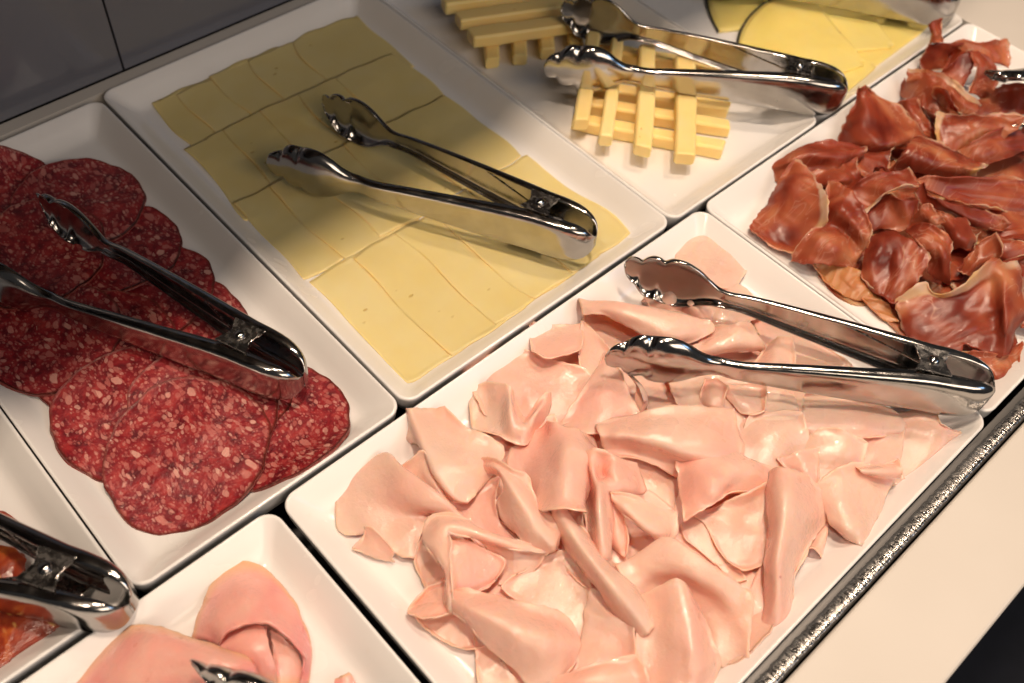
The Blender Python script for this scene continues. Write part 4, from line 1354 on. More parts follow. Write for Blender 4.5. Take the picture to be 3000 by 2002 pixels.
mo('big curving pink fold at the right front with a hanging end', [[(228.2,103.0,-8.0), (241.0,98.6,-2.0), (250.9,92.2,2.0), (255.4,74.7,2.0), (262.6,51.9,-4.0)],
     [(223.4,106.0,-4.0), (235.8,101.8,4.0), (248.2,97.8,12.0), (251.6,83.3,14.0), (254.4,68.5,12.0), (260.5,50.8,6.0)],
     [(220.9,100.3,-4.0), (231.6,94.2,2.0), (241.1,85.6,10.0), (245.2,73.8,11.0), (250.5,60.0,8.0), (255.8,44.7,2.0)],
     [(220.5,91.8,-6.0), (232.4,87.0,-4.0), (240.6,78.7,-2.0), (245.2,66.9,-2.0), (246.1,53.2,-2.0), (245.9,37.3,-2.0)],
     [(220.7,87.2,-8.0), (231.2,83.0,-7.0), (240.2,74.6,-8.0), (239.3,60.1,-8.0), (233.7,45.3,-7.0), (237.4,29.5,-8.0)],
     [(223.2,85.5,-11.0), (233.6,82.0,-11.0), (239.7,74.5,-11.0), (235.7,59.3,-11.0), (226.7,39.0,-10.0), (237.2,29.3,-10.0)]])
mo('tall pink fold at the front with a rounded peak', [[(218.3,86.0,-6.0), (225.9,82.6,2.0), (233.2,79.0,8.0), (235.4,74.7,8.0), (237.2,68.4,2.0)],
     [(209.6,79.5,-6.0), (216.5,73.5,0.0), (223.6,69.5,8.0), (227.8,63.2,9.0), (233.4,56.7,-2.0)],
     [(200.3,71.9,-6.0), (206.8,64.2,-2.0), (214.4,58.7,6.0), (219.3,52.5,8.0), (226.9,44.5,-4.0)],
     [(195.4,64.8,-8.0), (199.1,56.6,-4.0), (205.2,48.5,2.0), (210.1,42.3,4.0), (226.0,38.0,-8.0)],
     [(188.4,55.7,-10.0), (192.6,48.2,-6.0), (198.4,40.4,-2.0), (205.2,35.4,-2.0), (216.6,31.9,-10.0)]])

mo('shiny crumpled pale slice in the right middle', [[(283.1,101.5,-11.0), (296.9,96.2,-8.0), (310.1,89.6,-4.0), (329.6,85.6,-4.0)],
     [(283.9,92.2,-11.0), (295.0,87.3,-7.0), (306.2,81.5,-9.0), (316.2,74.7,-8.0)],
     [(279.3,82.4,-12.0), (284.4,75.0,-11.0), (292.3,69.9,-10.0), (302.7,63.3,-10.0)],
     [(277.3,72.8,-13.0), (278.2,62.8,-13.0), (286.6,59.0,-13.0), (297.3,57.3,-12.0)]])
mo('low pink slice under the crumpled one at the right', [[(275.5,104.4,-13.0), (285.7,100.4,-11.0), (294.9,92.5,-11.0)],
     [(269.1,96.5,-13.0), (278.3,90.4,-12.0), (285.4,84.3,-12.0)],
     [(269.8,85.8,-14.0), (275.0,79.5,-13.0), (281.5,76.3,-13.0)],
     [(271.3,73.9,-14.0), (270.2,63.3,-14.0), (275.9,58.4,-14.0)]])
mo('pink slice with a soft pinch right of the raised-edge slice', [[(307.7,141.3,-8.0), (319.8,128.9,-2.0), (326.8,114.8,0.0), (332.0,101.4,-2.0), (335.9,90.5,-4.0)],
     [(295.6,126.4,-6.0), (301.9,118.6,4.0), (309.6,107.9,6.0), (320.7,100.3,2.0), (331.4,87.9,-4.0)],
     [(284.0,114.4,-4.0), (289.7,108.7,6.0), (293.6,101.2,10.0), (308.9,99.3,-2.0), (326.0,84.4,-7.0)],
     [(272.8,102.3,-4.0), (281.8,99.6,2.0), (294.2,97.6,4.0), (304.4,98.2,-4.0), (319.2,89.1,-8.0)]])
mo('thin slice lying flat under the tall fold at the right', [[(271.1,50.6,-13.0), (283.8,55.0,-12.0), (293.3,55.5,-11.0)],
     [(262.5,44.7,-13.0), (268.3,42.5,-12.0), (275.4,41.3,-11.0)],
     [(254.4,39.7,-14.0), (258.8,34.6,-13.0), (266.8,28.7,-13.0)]])
mo('tall pink fold standing at the right with a long flat foot', [[(331.7,86.5,-6.0), (330.3,86.9,2.0), (331.3,84.6,8.0), (334.8,78.7,8.0), (342.4,72.3,1.0)],
     [(319.1,77.1,-6.0), (314.6,75.2,4.0), (316.8,71.2,14.0), (329.1,64.9,8.0), (344.6,52.2,-8.0)],
     [(305.1,64.8,-8.0), (300.3,62.3,4.0), (300.8,59.5,13.0), (312.1,54.4,6.0), (330.4,49.1,-10.0)],
     [(289.2,54.8,-8.0), (286.3,53.7,0.0), (287.5,50.7,9.0), (294.1,48.0,4.0), (309.2,45.3,-11.0)],
     [(278.3,46.0,-10.0), (276.6,45.2,-4.0), (278.1,41.6,4.0), (285.8,38.4,-2.0), (293.6,39.0,-11.0)],
     [(266.2,38.8,-12.0), (265.9,36.9,-8.0), (269.5,33.3,-3.0), (276.0,30.3,-6.0), (281.6,29.8,-12.0)],
     [(255.2,38.6,-13.5), (261.2,32.7,-12.0), (265.2,28.6,-10.0), (270.8,27.5,-11.0), (275.7,27.7,-13.0)]])
mo('pink fold with a wet sheen behind the tall right fold', [[(347.3,92.8,-6.0), (356.4,87.3,-2.0), (370.3,80.8,-2.0)],
     [(346.1,84.6,-6.0), (351.7,78.7,-1.0), (358.2,72.6,-2.0)],
     [(348.5,76.9,-8.0), (348.1,70.5,-4.0), (348.7,65.4,-6.0)]])
mo('small pink tab hanging below the right-hand fold', [[(330.3,53.0,-12.0), (337.3,50.5,-10.0), (343.5,50.7,-9.0)],
     [(319.9,47.3,-12.0), (323.3,43.7,-9.0), (330.9,43.2,-9.0)],
     [(315.0,45.9,-11.0), (317.5,43.2,-7.0), (319.6,38.4,-11.0)]])
mo('wet pink slice folded to a blunt tip at the right rim', [[(347.2,66.1,-4.0), (357.5,64.0,0.0), (366.1,61.5,2.0), (375.6,56.9,0.0), (390.8,39.5,-8.0)],
     [(343.8,60.8,-4.0), (351.3,54.6,1.0), (360.8,48.5,0.0), (371.0,41.9,-3.0), (383.1,37.1,-9.0)],
     [(341.4,51.6,-4.0), (344.5,45.5,1.0), (351.8,40.0,0.0), (359.8,35.1,-3.0), (367.9,32.9,-8.0)],
     [(339.2,45.0,-6.0), (338.0,38.4,0.0), (342.5,33.9,1.0), (349.1,30.2,-2.0), (356.9,28.7,-8.0)],
     [(341.1,33.0,-11.0), (339.3,29.9,-8.0), (338.0,26.5,-6.0), (340.8,26.5,-6.0), (345.9,27.2,-8.0)]])
mo('pale rolled lip on the wet slice at the right rim', [[(375.7,57.6,-1.0), (384.0,49.9,2.0), (396.8,44.1,0.0)],
     [(372.6,54.3,4.0), (379.8,46.7,6.0), (392.0,39.5,2.0)],
     [(377.3,52.4,-1.0), (381.5,44.7,1.0), (390.8,37.5,-3.0)]])

GP = 'ruffled dark red cured ham slices'


def pr(label, rows, fat=True, t=0.0007, m=None, amp=0.0014):
    _seed[0] += 1
    return sheet('cured_ham_slice', rows, m or MPR, t, label, 'cured ham', GP, _seed[0], amp=amp, fray=0.0016, vs=1.0 if fat else 0.8, fold=0.0012, freq=125.0, flutter=0.0025, grow=1.06, lift=0.005)


fp = Field('prosciutto')
for k, (x, y, r) in enumerate(((0.535, 0.205, 0.034), (0.530, 0.160, 0.036), (0.535, 0.110, 0.036), (0.590, 0.200, 0.042), (0.585, 0.145, 0.042),
                               (0.600, 0.095, 0.040), (0.645, 0.175, 0.044), (0.690, 0.205, 0.040), (0.660, 0.120, 0.044), (0.740, 0.190, 0.040), (0.715, 0.140, 0.044))):
    disc_slice(fp, 'cured_ham_slice', x, y, r, 700 + k, MPR, 0.0010, 'dark red cured ham slice at the bottom of the pile, mostly hidden by ruffles', 'cured ham', GP, 0.14, 0, 60)

pr('orange translucent cured ham end at the far right of the pile', [[(766.7,246.2,16.0), (775.8,239.1,20.0), (786.6,228.9,18.0), (816.8,220.6,12.0)],
     [(772.9,236.8,12.0), (782.0,226.4,14.0), (794.8,217.4,10.0), (809.0,208.5,4.0)],
     [(771.6,222.7,8.0), (779.8,216.4,8.0), (791.2,210.9,6.0), (802.8,204.0,0.0)]], False)
pr('cured ham strip sticking up at the very top of the pile', [[(750.4,264.0,32.0), (754.0,262.7,34.0), (761.4,260.6,32.0)],
     [(752.1,258.3,26.0), (751.2,255.7,29.0), (756.8,255.0,27.0)],
     [(750.0,256.0,18.0), (750.6,252.6,22.0), (756.0,249.9,20.0)]], False)
pr('cured ham slice hollowed into a dark cup below the upright strip', [[(748.2,255.4,18.0), (757.2,249.0,20.0), (770.3,240.4,18.0), (782.2,232.2,14.0)],
     [(747.3,255.4,2.0), (753.8,248.9,10.0), (771.4,242.1,6.0), (764.6,229.0,18.0)],
     [(746.3,250.7,-3.0), (754.7,242.8,-4.0), (762.9,236.5,-4.0), (756.8,227.0,10.0)]])
pr('cured ham ridge with a pale crest near the top right', [[(735.2,231.6,8.0), (740.7,229.0,14.0), (750.6,229.1,22.0), (758.8,226.1,26.0)],
     [(736.1,223.2,8.0), (741.7,221.9,12.0), (750.4,222.5,18.0), (756.9,222.8,24.0)],
     [(734.9,210.4,6.0), (739.4,211.8,10.0), (747.3,214.2,14.0), (756.0,218.7,20.0)]], False)
pr('cured ham slice falling away right of the pale crest', [[(758.2,225.2,26.0), (763.9,219.4,24.0), (768.8,208.3,18.0), (772.8,201.1,10.0)],
     [(749.7,212.1,20.0), (755.2,207.8,20.0), (762.5,202.5,14.0), (765.6,195.9,6.0)],
     [(743.2,207.4,12.0), (748.0,203.8,12.0), (751.5,196.2,8.0), (755.0,189.7,2.0)],
     [(736.5,204.8,4.0), (740.1,198.2,4.0), (741.9,190.7,2.0), (748.6,186.1,-2.0)]], False)
pr('cured ham slice at the right edge below the tongs tip', [[(729.1,191.4,8.0), (738.9,188.6,12.0), (753.1,187.2,14.0), (759.2,181.1,16.0), (773.8,173.5,16.0)],
     [(717.5,185.5,6.0), (731.6,182.2,8.0), (746.7,178.2,10.0), (753.4,173.6,12.0), (764.9,166.4,12.0)],
     [(724.8,180.4,2.0), (733.8,173.9,4.0), (741.6,167.8,4.0), (744.8,162.3,6.0), (753.9,156.9,6.0)]])
pr('dark low cured ham slice between the tent-like fold and the draped one', [[(689.0,237.7,-4.0), (688.0,231.6,4.0), (694.9,227.4,2.0)],
     [(684.2,223.2,-4.0), (686.6,218.8,0.0), (693.0,213.2,-2.0)],
     [(674.7,205.0,-6.0), (677.4,200.0,-4.0), (678.6,192.0,-4.0)]], False)
pr('cured ham slice draped broadly on the left of the top, with a long ridge', [[(712.1,245.5,-11.0), (706.1,231.1,-6.0), (703.4,219.0,-4.0), (703.3,208.7,-2.0), (708.5,201.0,-2.0), (715.0,194.1,-2.0)],
     [(719.8,252.4,-7.0), (709.4,234.7,2.0), (710.2,224.6,8.0), (711.5,215.6,6.0), (709.0,203.0,6.0), (715.2,188.5,4.0)],
     [(712.1,245.1,6.0), (714.1,235.7,12.0), (713.7,224.0,16.0), (711.1,209.7,17.0), (712.6,200.5,14.0), (719.7,187.9,8.0)],
     [(718.3,251.9,8.0), (719.5,243.4,14.0), (721.3,229.8,18.0), (720.1,215.8,18.0), (721.1,203.5,16.0), (726.7,189.3,10.0)]])
pr('small hollow curl in the draped cured ham slice', [[(705.0,219.9,10.0), (705.6,221.0,16.0), (707.0,217.2,20.0), (703.5,209.5,22.0), (700.5,202.4,20.0)],
     [(708.7,216.0,6.0), (711.0,217.1,10.0), (710.3,213.2,14.0), (704.8,205.3,16.0), (701.8,198.1,14.0)],
     [(709.0,204.2,4.0), (707.7,202.2,6.0), (705.8,198.8,8.0), (704.6,195.3,8.0), (706.7,194.0,6.0)]])
pr('tent-like pointed cured ham fold by the white rim', [[(654.1,256.6,14.0), (652.7,255.3,16.0), (654.3,254.4,15.0)],
     [(641.5,252.3,6.0), (642.9,244.3,14.0), (655.2,243.1,12.0), (671.4,241.5,6.0)],
     [(631.8,248.8,-2.0), (628.9,235.0,10.0), (641.7,228.4,10.0), (677.4,226.1,0.0)],
     [(620.4,244.7,-8.0), (620.1,228.4,4.0), (626.7,214.0,8.0), (653.9,206.8,4.0), (666.9,197.2,0.0)],
     [(620.6,239.3,-11.0), (624.8,225.4,-6.0), (632.1,212.3,-2.0), (648.8,205.2,-4.0), (662.4,197.9,-4.0)]], False)
pr('cured ham roll below the white-edged panel at the right', [[(677.3,171.8,0.0), (687.2,166.2,8.0), (704.2,160.7,12.0), (723.7,154.5,14.0)],
     [(674.1,163.6,-2.0), (681.6,156.6,6.0), (701.2,151.7,8.0), (723.7,148.2,10.0)],
     [(678.4,159.0,-6.0), (685.4,149.6,-2.0), (701.2,144.4,0.0), (721.9,138.8,2.0)]], False)
pr('upright cured ham panel with a white fat edge on its left', [[(727.1,154.4,14.0), (713.3,152.7,16.0), (703.0,155.9,10.0), (694.5,157.1,2.0)],
     [(720.0,167.9,14.0), (705.6,165.7,16.0), (696.0,168.3,10.0), (689.4,169.7,2.0)],
     [(709.6,181.7,12.0), (696.0,179.7,14.0), (685.4,178.1,9.0), (677.0,173.7,0.0)],
     [(698.3,194.0,10.0), (685.7,188.8,11.0), (678.2,184.8,6.0), (670.1,176.9,-2.0)],
     [(687.4,204.3,8.0), (678.8,198.5,7.0), (672.0,192.5,4.0), (668.5,186.8,-2.0)]])
pr('cured ham slice arched towards the left rim', [[(549.9,258.9,-6.0), (562.9,255.9,0.0), (577.9,250.9,4.0), (588.9,244.3,6.0), (600.5,235.1,6.0), (613.5,222.7,4.0)],
     [(548.8,257.4,-6.0), (556.2,250.2,2.0), (567.0,243.0,8.0), (575.0,235.5,10.0), (587.7,226.6,8.0), (608.2,218.2,6.0)],
     [(548.9,253.4,-8.0), (556.8,247.1,-2.0), (567.2,240.5,-2.0), (576.0,232.3,0.0), (583.5,224.7,0.0), (601.7,219.5,-2.0)],
     [(549.2,248.8,-12.0), (553.4,240.0,-8.0), (562.7,232.6,-8.0), (571.1,226.4,-6.0), (583.5,218.7,-4.0), (599.9,216.6,-6.0)]], False)
pr('low cured ham slice behind the small ring curl', [[(615.5,227.1,-2.0), (627.5,219.8,0.0), (635.1,208.7,0.0)],
     [(604.3,219.7,-6.0), (613.4,210.3,-2.0), (621.1,201.3,0.0)],
     [(589.9,210.8,-8.0), (599.8,203.5,-6.0), (608.3,194.1,-4.0)]], False)
pr('smooth tapering cured ham roll in the middle with a white end', [[(659.5,200.7,4.0), (644.7,199.1,12.0), (626.7,194.2,16.0), (619.9,193.3,10.0), (618.5,195.7,-4.0)],
     [(664.8,192.5,2.0), (648.1,189.6,12.0), (628.7,184.6,17.0), (623.6,182.2,10.0), (628.6,181.1,-4.0)],
     [(668.7,175.8,2.0), (654.0,173.1,11.0), (637.4,170.8,15.0), (633.3,169.4,9.0), (638.7,169.7,-4.0)],
     [(675.2,160.0,0.0), (661.7,157.9,8.0), (649.3,157.4,12.0), (647.4,157.3,6.0), (651.4,158.0,-4.0)],
     [(680.9,151.5,-2.0), (671.2,149.3,4.0), (659.4,148.3,8.0), (660.5,149.1,2.0), (665.6,150.1,-6.0)]])

pr('dark cured ham slice in the shade behind the left leaf', [[(563.6,231.2,-2.0), (576.1,222.3,2.0), (599.0,217.1,2.0)],
     [(555.9,221.8,0.0), (563.6,211.3,8.0), (585.8,208.5,4.0)],
     [(564.5,214.4,-2.0), (570.5,207.5,2.0), (588.3,202.3,0.0)],
     [(567.1,201.8,-6.0), (574.0,196.8,-4.0), (583.1,192.6,-4.0)]], False)
pr('small ring-shaped curl of cured ham', [[(599.2,199.2,0.0), (594.9,200.7,8.0), (594.4,199.2,14.0), (596.4,196.0,14.0), (601.5,193.3,6.0), (604.8,196.2,-1.0)],
     [(601.1,196.4,-2.0), (600.0,198.8,4.0), (600.2,198.0,8.0), (602.0,195.0,8.0), (606.0,191.9,2.0), (606.0,193.6,-4.0)]], False)
pr('cured ham slice with a broad white fat band in the middle', [[(569.7,199.7,0.0), (579.3,197.2,8.0), (591.0,190.3,12.0), (606.2,181.8,14.0)],
     [(565.5,191.7,-2.0), (575.3,190.4,6.0), (581.5,182.7,14.0), (600.0,174.5,16.0)],
     [(558.5,180.4,-2.0), (570.0,179.8,2.0), (576.2,177.2,12.0), (583.5,170.7,16.0), (593.9,165.0,14.0)]])
pr('dark cured ham panel below the white fat band', [[(560.7,181.2,-4.0), (574.8,179.8,-1.0), (580.4,175.8,7.0), (579.5,165.6,13.0), (590.1,159.7,11.0)],
     [(556.9,174.6,-6.0), (567.1,172.0,-2.0), (575.9,167.4,2.0), (577.8,159.3,6.0), (588.8,156.5,6.0)],
     [(559.3,169.1,-8.0), (566.6,163.7,-6.0), (569.4,155.4,-6.0), (578.9,153.4,-2.0), (588.7,155.6,2.0)]], False)
pr('cured ham slice lying flat at the right of the middle', [[(611.6,172.4,6.0), (616.4,167.1,12.0), (627.1,156.7,12.0), (642.7,145.3,10.0), (660.7,132.1,8.0), (682.9,117.0,6.0)],
     [(610.8,165.7,8.0), (618.5,159.5,8.0), (632.2,145.9,4.0), (643.4,131.7,2.0), (657.0,113.9,0.0), (667.9,104.8,-1.0)],
     [(611.0,162.9,4.0), (619.6,149.2,2.0), (627.5,136.0,0.0), (635.2,124.7,-2.0), (652.1,113.3,-5.0), (664.5,99.6,-7.0)]])
pr('cured ham fold with a pale looping edge right of the middle', [[(601.7,164.1,4.0), (605.8,164.3,12.0), (601.9,155.3,13.0), (606.4,143.7,12.0), (618.8,129.8,8.0), (625.7,122.1,6.0)],
     [(597.8,156.4,4.0), (602.0,150.9,8.0), (603.8,140.6,9.0), (610.4,128.5,6.0), (620.4,117.9,2.0), (633.6,106.1,-2.0)],
     [(602.9,149.7,0.0), (608.1,144.0,0.0), (613.0,133.6,-1.0), (616.4,122.7,-3.0), (623.9,111.5,-5.0), (631.6,106.2,-7.0)]], False)
pr('low cured ham slice at the right edge of the picture', [[(639.4,124.2,-8.0), (653.4,113.5,-6.0), (664.6,98.3,-6.0)],
     [(630.1,108.7,-8.0), (638.8,101.3,-4.0), (646.3,89.1,-4.0)],
     [(626.0,101.4,-8.0), (630.1,93.3,-4.0), (634.4,82.4,-4.0)]], False)
pr('cured ham fold with a white twist right of the narrow one', [[(596.7,148.6,6.0), (595.9,139.1,8.0), (597.9,131.6,8.0), (606.7,126.2,6.0)],
     [(591.3,135.3,2.0), (590.7,130.0,8.0), (592.3,123.2,10.0), (600.8,119.7,6.0)],
     [(585.1,124.5,-2.0), (583.8,120.9,8.0), (588.2,115.9,8.0), (598.4,113.3,2.0)],
     [(584.6,120.3,-8.0), (585.1,115.8,-2.0), (587.8,110.7,-2.0), (597.6,110.8,-4.0)]], False)
pr('narrow upright cured ham fold in the middle', [[(572.7,150.4,-4.0), (578.7,152.0,4.0), (581.6,151.6,12.0), (586.0,148.5,14.0)],
     [(571.1,146.2,-2.0), (575.7,146.0,6.0), (576.1,142.1,16.0), (581.8,138.9,16.0)],
     [(576.3,141.5,2.0), (578.1,138.6,8.0), (578.5,134.9,12.0), (583.9,134.5,10.0)]], False)
pr('dark low cured ham slice in front of the middle', [[(586.2,121.4,-10.0), (595.5,117.3,-8.0), (613.9,114.8,-6.0)],
     [(574.8,113.2,-10.0), (581.3,108.5,-8.0), (593.8,107.5,-6.0)],
     [(558.9,107.6,-11.0), (569.2,102.5,-9.0), (580.0,98.1,-8.0)]], False)
pr('cured ham wave arching beside the left leaf', [[(547.4,209.5,12.0), (545.7,199.5,16.0), (542.9,187.0,18.0), (538.4,174.0,16.0), (533.0,162.6,10.0)],
     [(532.4,199.8,10.0), (529.3,191.7,16.0), (528.0,181.4,18.0), (527.4,169.4,14.0), (529.0,159.1,6.0)],
     [(523.4,190.8,4.0), (523.4,185.4,6.0), (526.7,177.8,4.0), (528.2,168.9,2.0), (528.2,159.2,-2.0)],
     [(505.8,191.4,2.0), (506.4,182.7,10.0), (514.5,175.7,8.0), (523.6,167.8,0.0), (525.8,160.7,-4.0)],
     [(493.0,191.1,-6.0), (498.2,182.3,4.0), (504.5,172.4,8.0), (516.2,164.7,-2.0), (523.0,159.0,-8.0)],
     [(489.6,189.5,-12.0), (492.5,179.6,-8.0), (499.0,169.7,-4.0), (511.3,162.8,-8.0), (518.2,156.4,-11.0)]], False)
pr('cured ham leaf at the left end with a yellowish fat edge', [[(491.3,225.5,-14.0), (495.5,231.4,-13.0), (506.2,233.7,-12.0), (522.6,236.4,-10.0), (539.5,243.5,-4.0), (555.9,242.4,4.0)],
     [(492.0,208.7,-14.0), (499.3,215.1,-12.0), (511.0,220.3,-8.0), (524.0,225.0,-2.0), (536.2,232.3,4.0), (556.1,238.4,6.0)],
     [(494.1,197.6,-13.5), (505.7,201.5,-10.0), (515.6,207.0,-4.0), (526.0,212.7,4.0), (537.5,222.8,8.0), (553.4,230.6,8.0)],
     [(498.4,190.9,-12.0), (511.9,193.7,-4.0), (521.1,191.2,4.0), (526.4,196.1,12.0), (542.3,212.1,12.0), (551.1,222.9,8.0)]])
pr('thin orange cured ham flap lying against the near rim', [[(498.6,176.1,-13.0), (509.0,168.5,-10.0), (513.2,157.1,-8.0), (517.6,149.2,-8.0)],
     [(496.3,167.8,-14.0), (504.2,159.1,-12.0), (504.9,149.3,-10.0), (511.2,140.3,-9.0)],
     [(494.3,156.0,-14.5), (499.2,146.8,-13.5), (505.2,138.8,-12.0), (514.8,134.0,-11.0)],
     [(499.4,141.4,-15.0), (501.8,135.6,-14.0), (506.0,131.1,-13.0), (510.1,129.4,-12.0)]], False, m=MPT)
pr('torn orange scrap of cured ham on the near rim', [[(501.2,136.1,-14.0), (506.3,129.7,-12.0), (510.4,121.3,-11.0)],
     [(499.9,126.4,-14.0), (502.3,120.7,-13.0), (506.8,114.5,-12.0)],
     [(498.9,117.9,-14.0), (500.0,113.3,-13.0), (504.2,108.5,-13.0)]], False, m=MPT)
pr('cured ham slice hanging in front of the middle', [[(511.2,131.2,-12.0), (507.5,124.5,-8.0), (507.7,119.3,-7.0), (512.4,116.7,-7.0), (519.9,115.9,-7.0)],
     [(512.6,145.8,-10.0), (512.8,137.6,-4.0), (515.4,130.5,-2.0), (516.7,121.8,0.0), (523.8,116.0,0.0)],
     [(520.5,153.1,-6.0), (519.7,146.0,2.0), (526.0,138.5,4.0), (527.0,128.5,6.0), (530.2,118.2,8.0)],
     [(526.8,158.0,0.0), (526.7,151.5,8.0), (533.1,144.0,10.0), (535.3,132.8,12.0), (542.2,120.3,12.0)],
     [(535.3,160.7,4.0), (541.5,158.6,10.0), (547.6,153.7,12.0), (546.4,141.1,14.0), (547.4,125.5,14.0)]])
pr('cured ham slice bent over in the middle like a hood', [[(556.1,144.8,8.0), (562.8,142.2,14.0), (563.7,135.1,18.0), (562.4,124.7,18.0), (563.8,118.5,14.0)],
     [(549.7,136.6,12.0), (552.3,131.5,18.0), (553.6,123.8,20.0), (552.1,116.3,18.0), (554.2,110.5,12.0)],
     [(550.1,127.3,10.0), (549.8,121.4,14.0), (549.3,117.3,12.0), (548.1,110.8,10.0), (551.7,105.0,4.0)],
     [(546.1,123.9,0.0), (546.8,118.6,-2.0), (546.9,112.9,-2.0), (549.3,106.8,-2.0), (552.3,103.0,-2.0)]], False)
pr('cured ham slice rising towards the white fat flap at the right', [[(568.4,105.4,-6.0), (578.8,106.2,2.0), (590.4,105.9,10.0), (598.0,102.1,14.0)],
     [(568.9,100.0,-4.0), (577.5,97.9,4.0), (586.6,96.1,10.0), (592.1,95.9,16.0)],
     [(573.5,97.0,-6.0), (583.4,94.7,0.0), (587.1,91.4,4.0), (589.8,89.8,12.0)]], False)
pr('white fat flap of cured ham at the right edge', [[(589.9,92.1,2.0), (588.6,94.5,10.0), (598.3,100.4,14.0)],
     [(590.6,85.4,8.0), (592.1,91.2,14.0), (600.6,95.4,16.0)],
     [(597.7,80.5,12.0), (598.3,86.6,16.0), (602.9,91.7,17.0)],
     [(606.1,76.0,10.0), (606.0,79.9,14.0), (608.3,84.1,16.0)]])

pr('thin orange edge of cured ham under the big front leaf', [[(496.3,80.5,-14.0), (506.1,70.3,-13.0), (514.9,60.9,-12.0)],
     [(498.4,73.9,-14.5), (506.2,63.7,-14.0), (512.2,55.7,-13.0)],
     [(504.6,60.7,-15.0), (506.1,52.8,-14.5), (508.4,44.7,-14.0)]], False, m=MPT)
pr('cured ham slice at the lower right beyond the big front leaf', [[(600.5,79.1,4.0), (607.3,75.9,4.0), (616.6,67.1,4.0)],
     [(580.2,62.7,-2.0), (583.4,58.0,0.0), (591.7,51.2,0.0)],
     [(564.1,49.5,-11.0), (567.3,45.8,-10.0), (574.4,39.9,-10.0)]], False)
pr('folded orange-red tip of cured ham at the near corner of its plate', [[(513.4,60.0,-12.0), (514.5,59.2,-6.0), (520.0,52.0,-6.0), (528.4,44.8,-8.0), (551.0,42.8,-11.0)],
     [(511.0,53.5,-13.0), (513.7,49.6,-9.0), (518.9,44.3,-8.0), (527.3,41.4,-9.0), (543.9,38.9,-12.0)],
     [(509.7,46.2,-14.0), (512.9,41.7,-12.0), (514.0,38.0,-9.0), (519.5,36.6,-8.0), (535.3,36.4,-13.0)],
     [(511.0,39.3,-14.5), (512.2,35.8,-14.0), (513.6,32.7,-13.0), (514.4,31.3,-11.0), (520.9,34.0,-11.0)]])
pr('big cured ham leaf at the near end of the pile', [[(495.5,80.1,-14.0), (500.5,73.1,-11.0), (508.6,66.6,-8.0), (515.6,66.3,-5.0), (518.3,61.0,-4.0), (521.9,52.7,-4.0), (525.7,43.7,-4.0), (548.9,47.1,-7.0)],
     [(497.2,89.4,-13.0), (501.0,82.3,-10.0), (506.4,74.9,-7.0), (517.9,71.0,-3.0), (522.5,63.0,-2.0), (526.8,54.1,-1.0), (528.7,46.4,2.0), (552.1,50.1,-4.0)],
     [(501.2,100.4,-12.0), (503.8,91.0,-7.0), (511.1,82.1,-3.0), (520.7,74.3,0.0), (532.9,67.5,2.0), (542.0,63.4,4.0), (536.2,56.8,12.0), (561.3,53.8,0.0)],
     [(505.2,107.2,-10.0), (508.5,99.4,-4.0), (516.5,90.8,0.0), (527.3,83.1,2.0), (536.5,74.5,4.0), (546.3,68.8,8.0), (548.2,67.6,18.0), (569.0,61.3,8.0)],
     [(508.8,114.6,-6.0), (513.5,107.6,-2.0), (522.3,99.4,2.0), (532.4,91.2,4.0), (543.4,84.5,8.0), (557.5,79.8,12.0), (560.1,75.6,20.0), (578.4,69.5,14.0)],
     [(511.3,117.1,-4.0), (516.7,114.6,0.0), (529.4,109.7,6.0), (527.6,103.0,4.0), (528.5,96.7,6.0), (538.3,91.1,12.0), (556.7,90.7,18.0), (568.0,87.8,20.0), (585.1,78.5,18.0)]])

GH = 'cooked ham slices in the lower left'


def hm(label, rows):
    _seed[0] += 1
    return sheet('cooked_ham_slice', rows, MHAM, 0.0016, label, 'cooked ham', GH, _seed[0], amp=0.0007)



hm('cooked ham slice tucked inside the looped one', [[(40.8,216.3,-4.0), (51.8,210.7,0.0), (59.2,204.3,2.0)],
     [(35.8,210.6,-2.0), (47.0,199.8,4.0), (53.4,192.8,3.0)],
     [(41.5,195.7,-2.0), (46.7,189.8,1.0), (50.9,185.0,-1.0)],
     [(40.6,185.5,-8.0), (43.7,181.9,-6.0), (46.7,178.8,-7.0)]])
hm('cooked ham slice lying low at the right inside the loop', [[(60.3,203.3,-4.0), (63.3,194.6,-4.0), (64.1,183.7,-8.0)],
     [(53.2,191.2,-8.0), (58.8,186.3,-8.0), (62.0,179.9,-11.0)],
     [(46.5,180.7,-11.0), (51.4,176.3,-11.0), (56.0,173.1,-13.0)]])
hm('cooked ham slice folded into a loop with a browned outer edge', [[(35.4,212.0,0.0), (41.9,212.3,6.0), (51.6,208.3,8.0), (57.0,204.2,10.0), (60.6,200.5,10.0), (63.3,192.6,6.0), (64.1,184.8,0.0), (63.6,178.7,-5.0), (55.7,172.1,-10.0)],
     [(31.8,221.1,-4.0), (42.0,224.4,2.0), (51.5,228.6,2.0), (60.5,226.1,2.0), (68.9,223.7,-3.0), (71.6,210.2,-2.0), (71.3,195.8,-4.0), (66.0,180.0,-8.0), (57.4,171.0,-11.0)],
     [(28.2,227.7,-8.0), (39.4,238.2,-8.0), (53.4,247.7,-10.0), (68.0,249.5,-11.0), (77.4,239.7,-11.0), (79.4,223.5,-11.0), (77.7,202.2,-11.0), (70.0,182.4,-12.0), (59.3,170.2,-13.0)]])
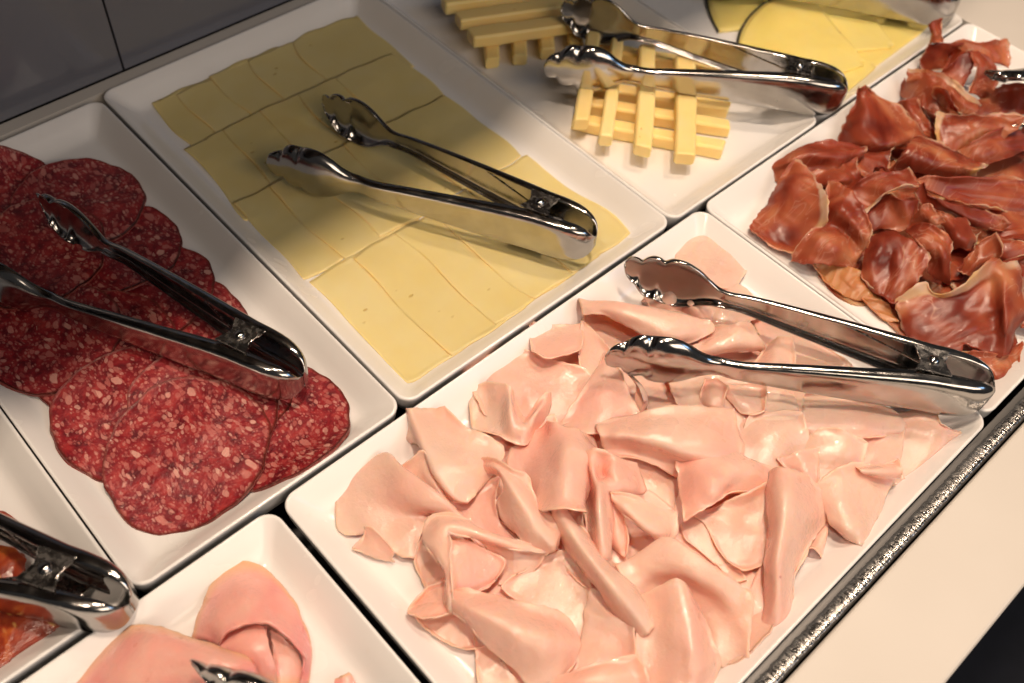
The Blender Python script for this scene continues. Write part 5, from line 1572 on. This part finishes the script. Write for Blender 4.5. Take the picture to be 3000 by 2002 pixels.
hm('large smooth cooked ham slice at the lower left edge', [[(-9.9,208.9,-10.0), (2.5,201.8,-8.0), (14.2,193.5,-6.0), (24.8,184.2,-6.0), (35.4,177.6,-8.0)],
     [(-18.6,220.4,-8.0), (-5.2,219.4,0.0), (4.2,216.1,4.0), (12.6,210.6,6.0), (20.0,203.3,8.0), (26.6,195.6,8.0), (33.3,188.7,6.0), (40.8,183.8,0.0)],
     [(-24.7,239.0,-10.0), (-11.0,236.8,-2.0), (1.3,236.9,2.0), (11.2,231.2,6.0), (18.7,222.6,8.0), (25.9,209.6,10.0), (33.5,198.1,10.0), (43.4,189.3,4.0)],
     [(-29.9,248.6,-13.0), (-14.3,252.3,-10.0), (1.0,255.1,-7.0), (11.2,249.9,-4.0), (19.6,238.8,-1.0), (27.4,222.8,2.0), (35.8,208.7,4.0), (44.6,194.1,2.0)]])

hm('small piece of cooked ham at the lower edge beside the pink plate', [[(65.8,158.2,-12.0), (70.1,154.0,-11.0), (74.2,149.9,-12.0), (77.5,148.3,-13.0)],
     [(71.2,162.9,-11.0), (74.8,161.3,-9.0), (78.2,159.8,-9.0), (77.7,155.1,-12.0)]])
GC = 'orange chorizo slices at the left edge'


def cz(label, rows):
    _seed[0] += 1
    return sheet('chorizo_slice', rows, MCHO, 0.0018, label, 'chorizo', GC, _seed[0], amp=0.0006, fray=0.0022)



cz('dark chorizo slice behind the tongs at the left edge', [[(-21.0,379.1,-13.0), (-15.7,368.0,-12.0), (-11.2,358.1,-12.0), (-9.4,353.8,-13.0)],
     [(-25.6,368.2,-12.0), (-18.0,358.0,-10.0), (-11.8,350.9,-11.0), (-8.7,345.6,-14.0)],
     [(-32.5,353.9,-13.0), (-22.8,349.5,-12.0), (-15.0,345.7,-13.0), (-10.4,345.6,-14.0)]])
cz('chorizo slice between the tongs arms at the left edge', [[(-35.2,354.3,-10.0), (-23.9,342.2,-8.0), (-16.0,329.8,-8.0), (-15.0,324.0,-11.0)],
     [(-41.0,341.5,-10.0), (-30.2,328.1,-7.0), (-23.6,320.8,-8.0), (-20.9,317.6,-12.0)],
     [(-47.2,329.5,-12.0), (-36.2,317.8,-10.0), (-27.8,311.1,-11.0), (-23.8,310.8,-13.0)]])
cz('bright orange chorizo slice with pale fat below the near tongs arm', [[(-46.2,332.5,-13.0), (-32.1,319.6,-12.0), (-18.2,304.4,-11.0), (-17.3,297.2,-12.0), (-13.2,290.6,-13.0)],
     [(-51.4,321.0,-13.0), (-37.7,306.9,-11.0), (-26.5,296.7,-10.0), (-18.0,288.8,-11.0), (-14.6,283.7,-13.0)],
     [(-56.5,309.8,-13.0), (-42.6,296.7,-11.0), (-34.0,290.2,-11.0), (-28.7,284.1,-12.0), (-25.4,278.6,-14.0)],
     [(-67.4,294.8,-14.0), (-55.6,286.9,-13.0), (-52.6,277.9,-14.0), (-47.0,279.6,-13.5), (-35.0,282.4,-14.0)]])
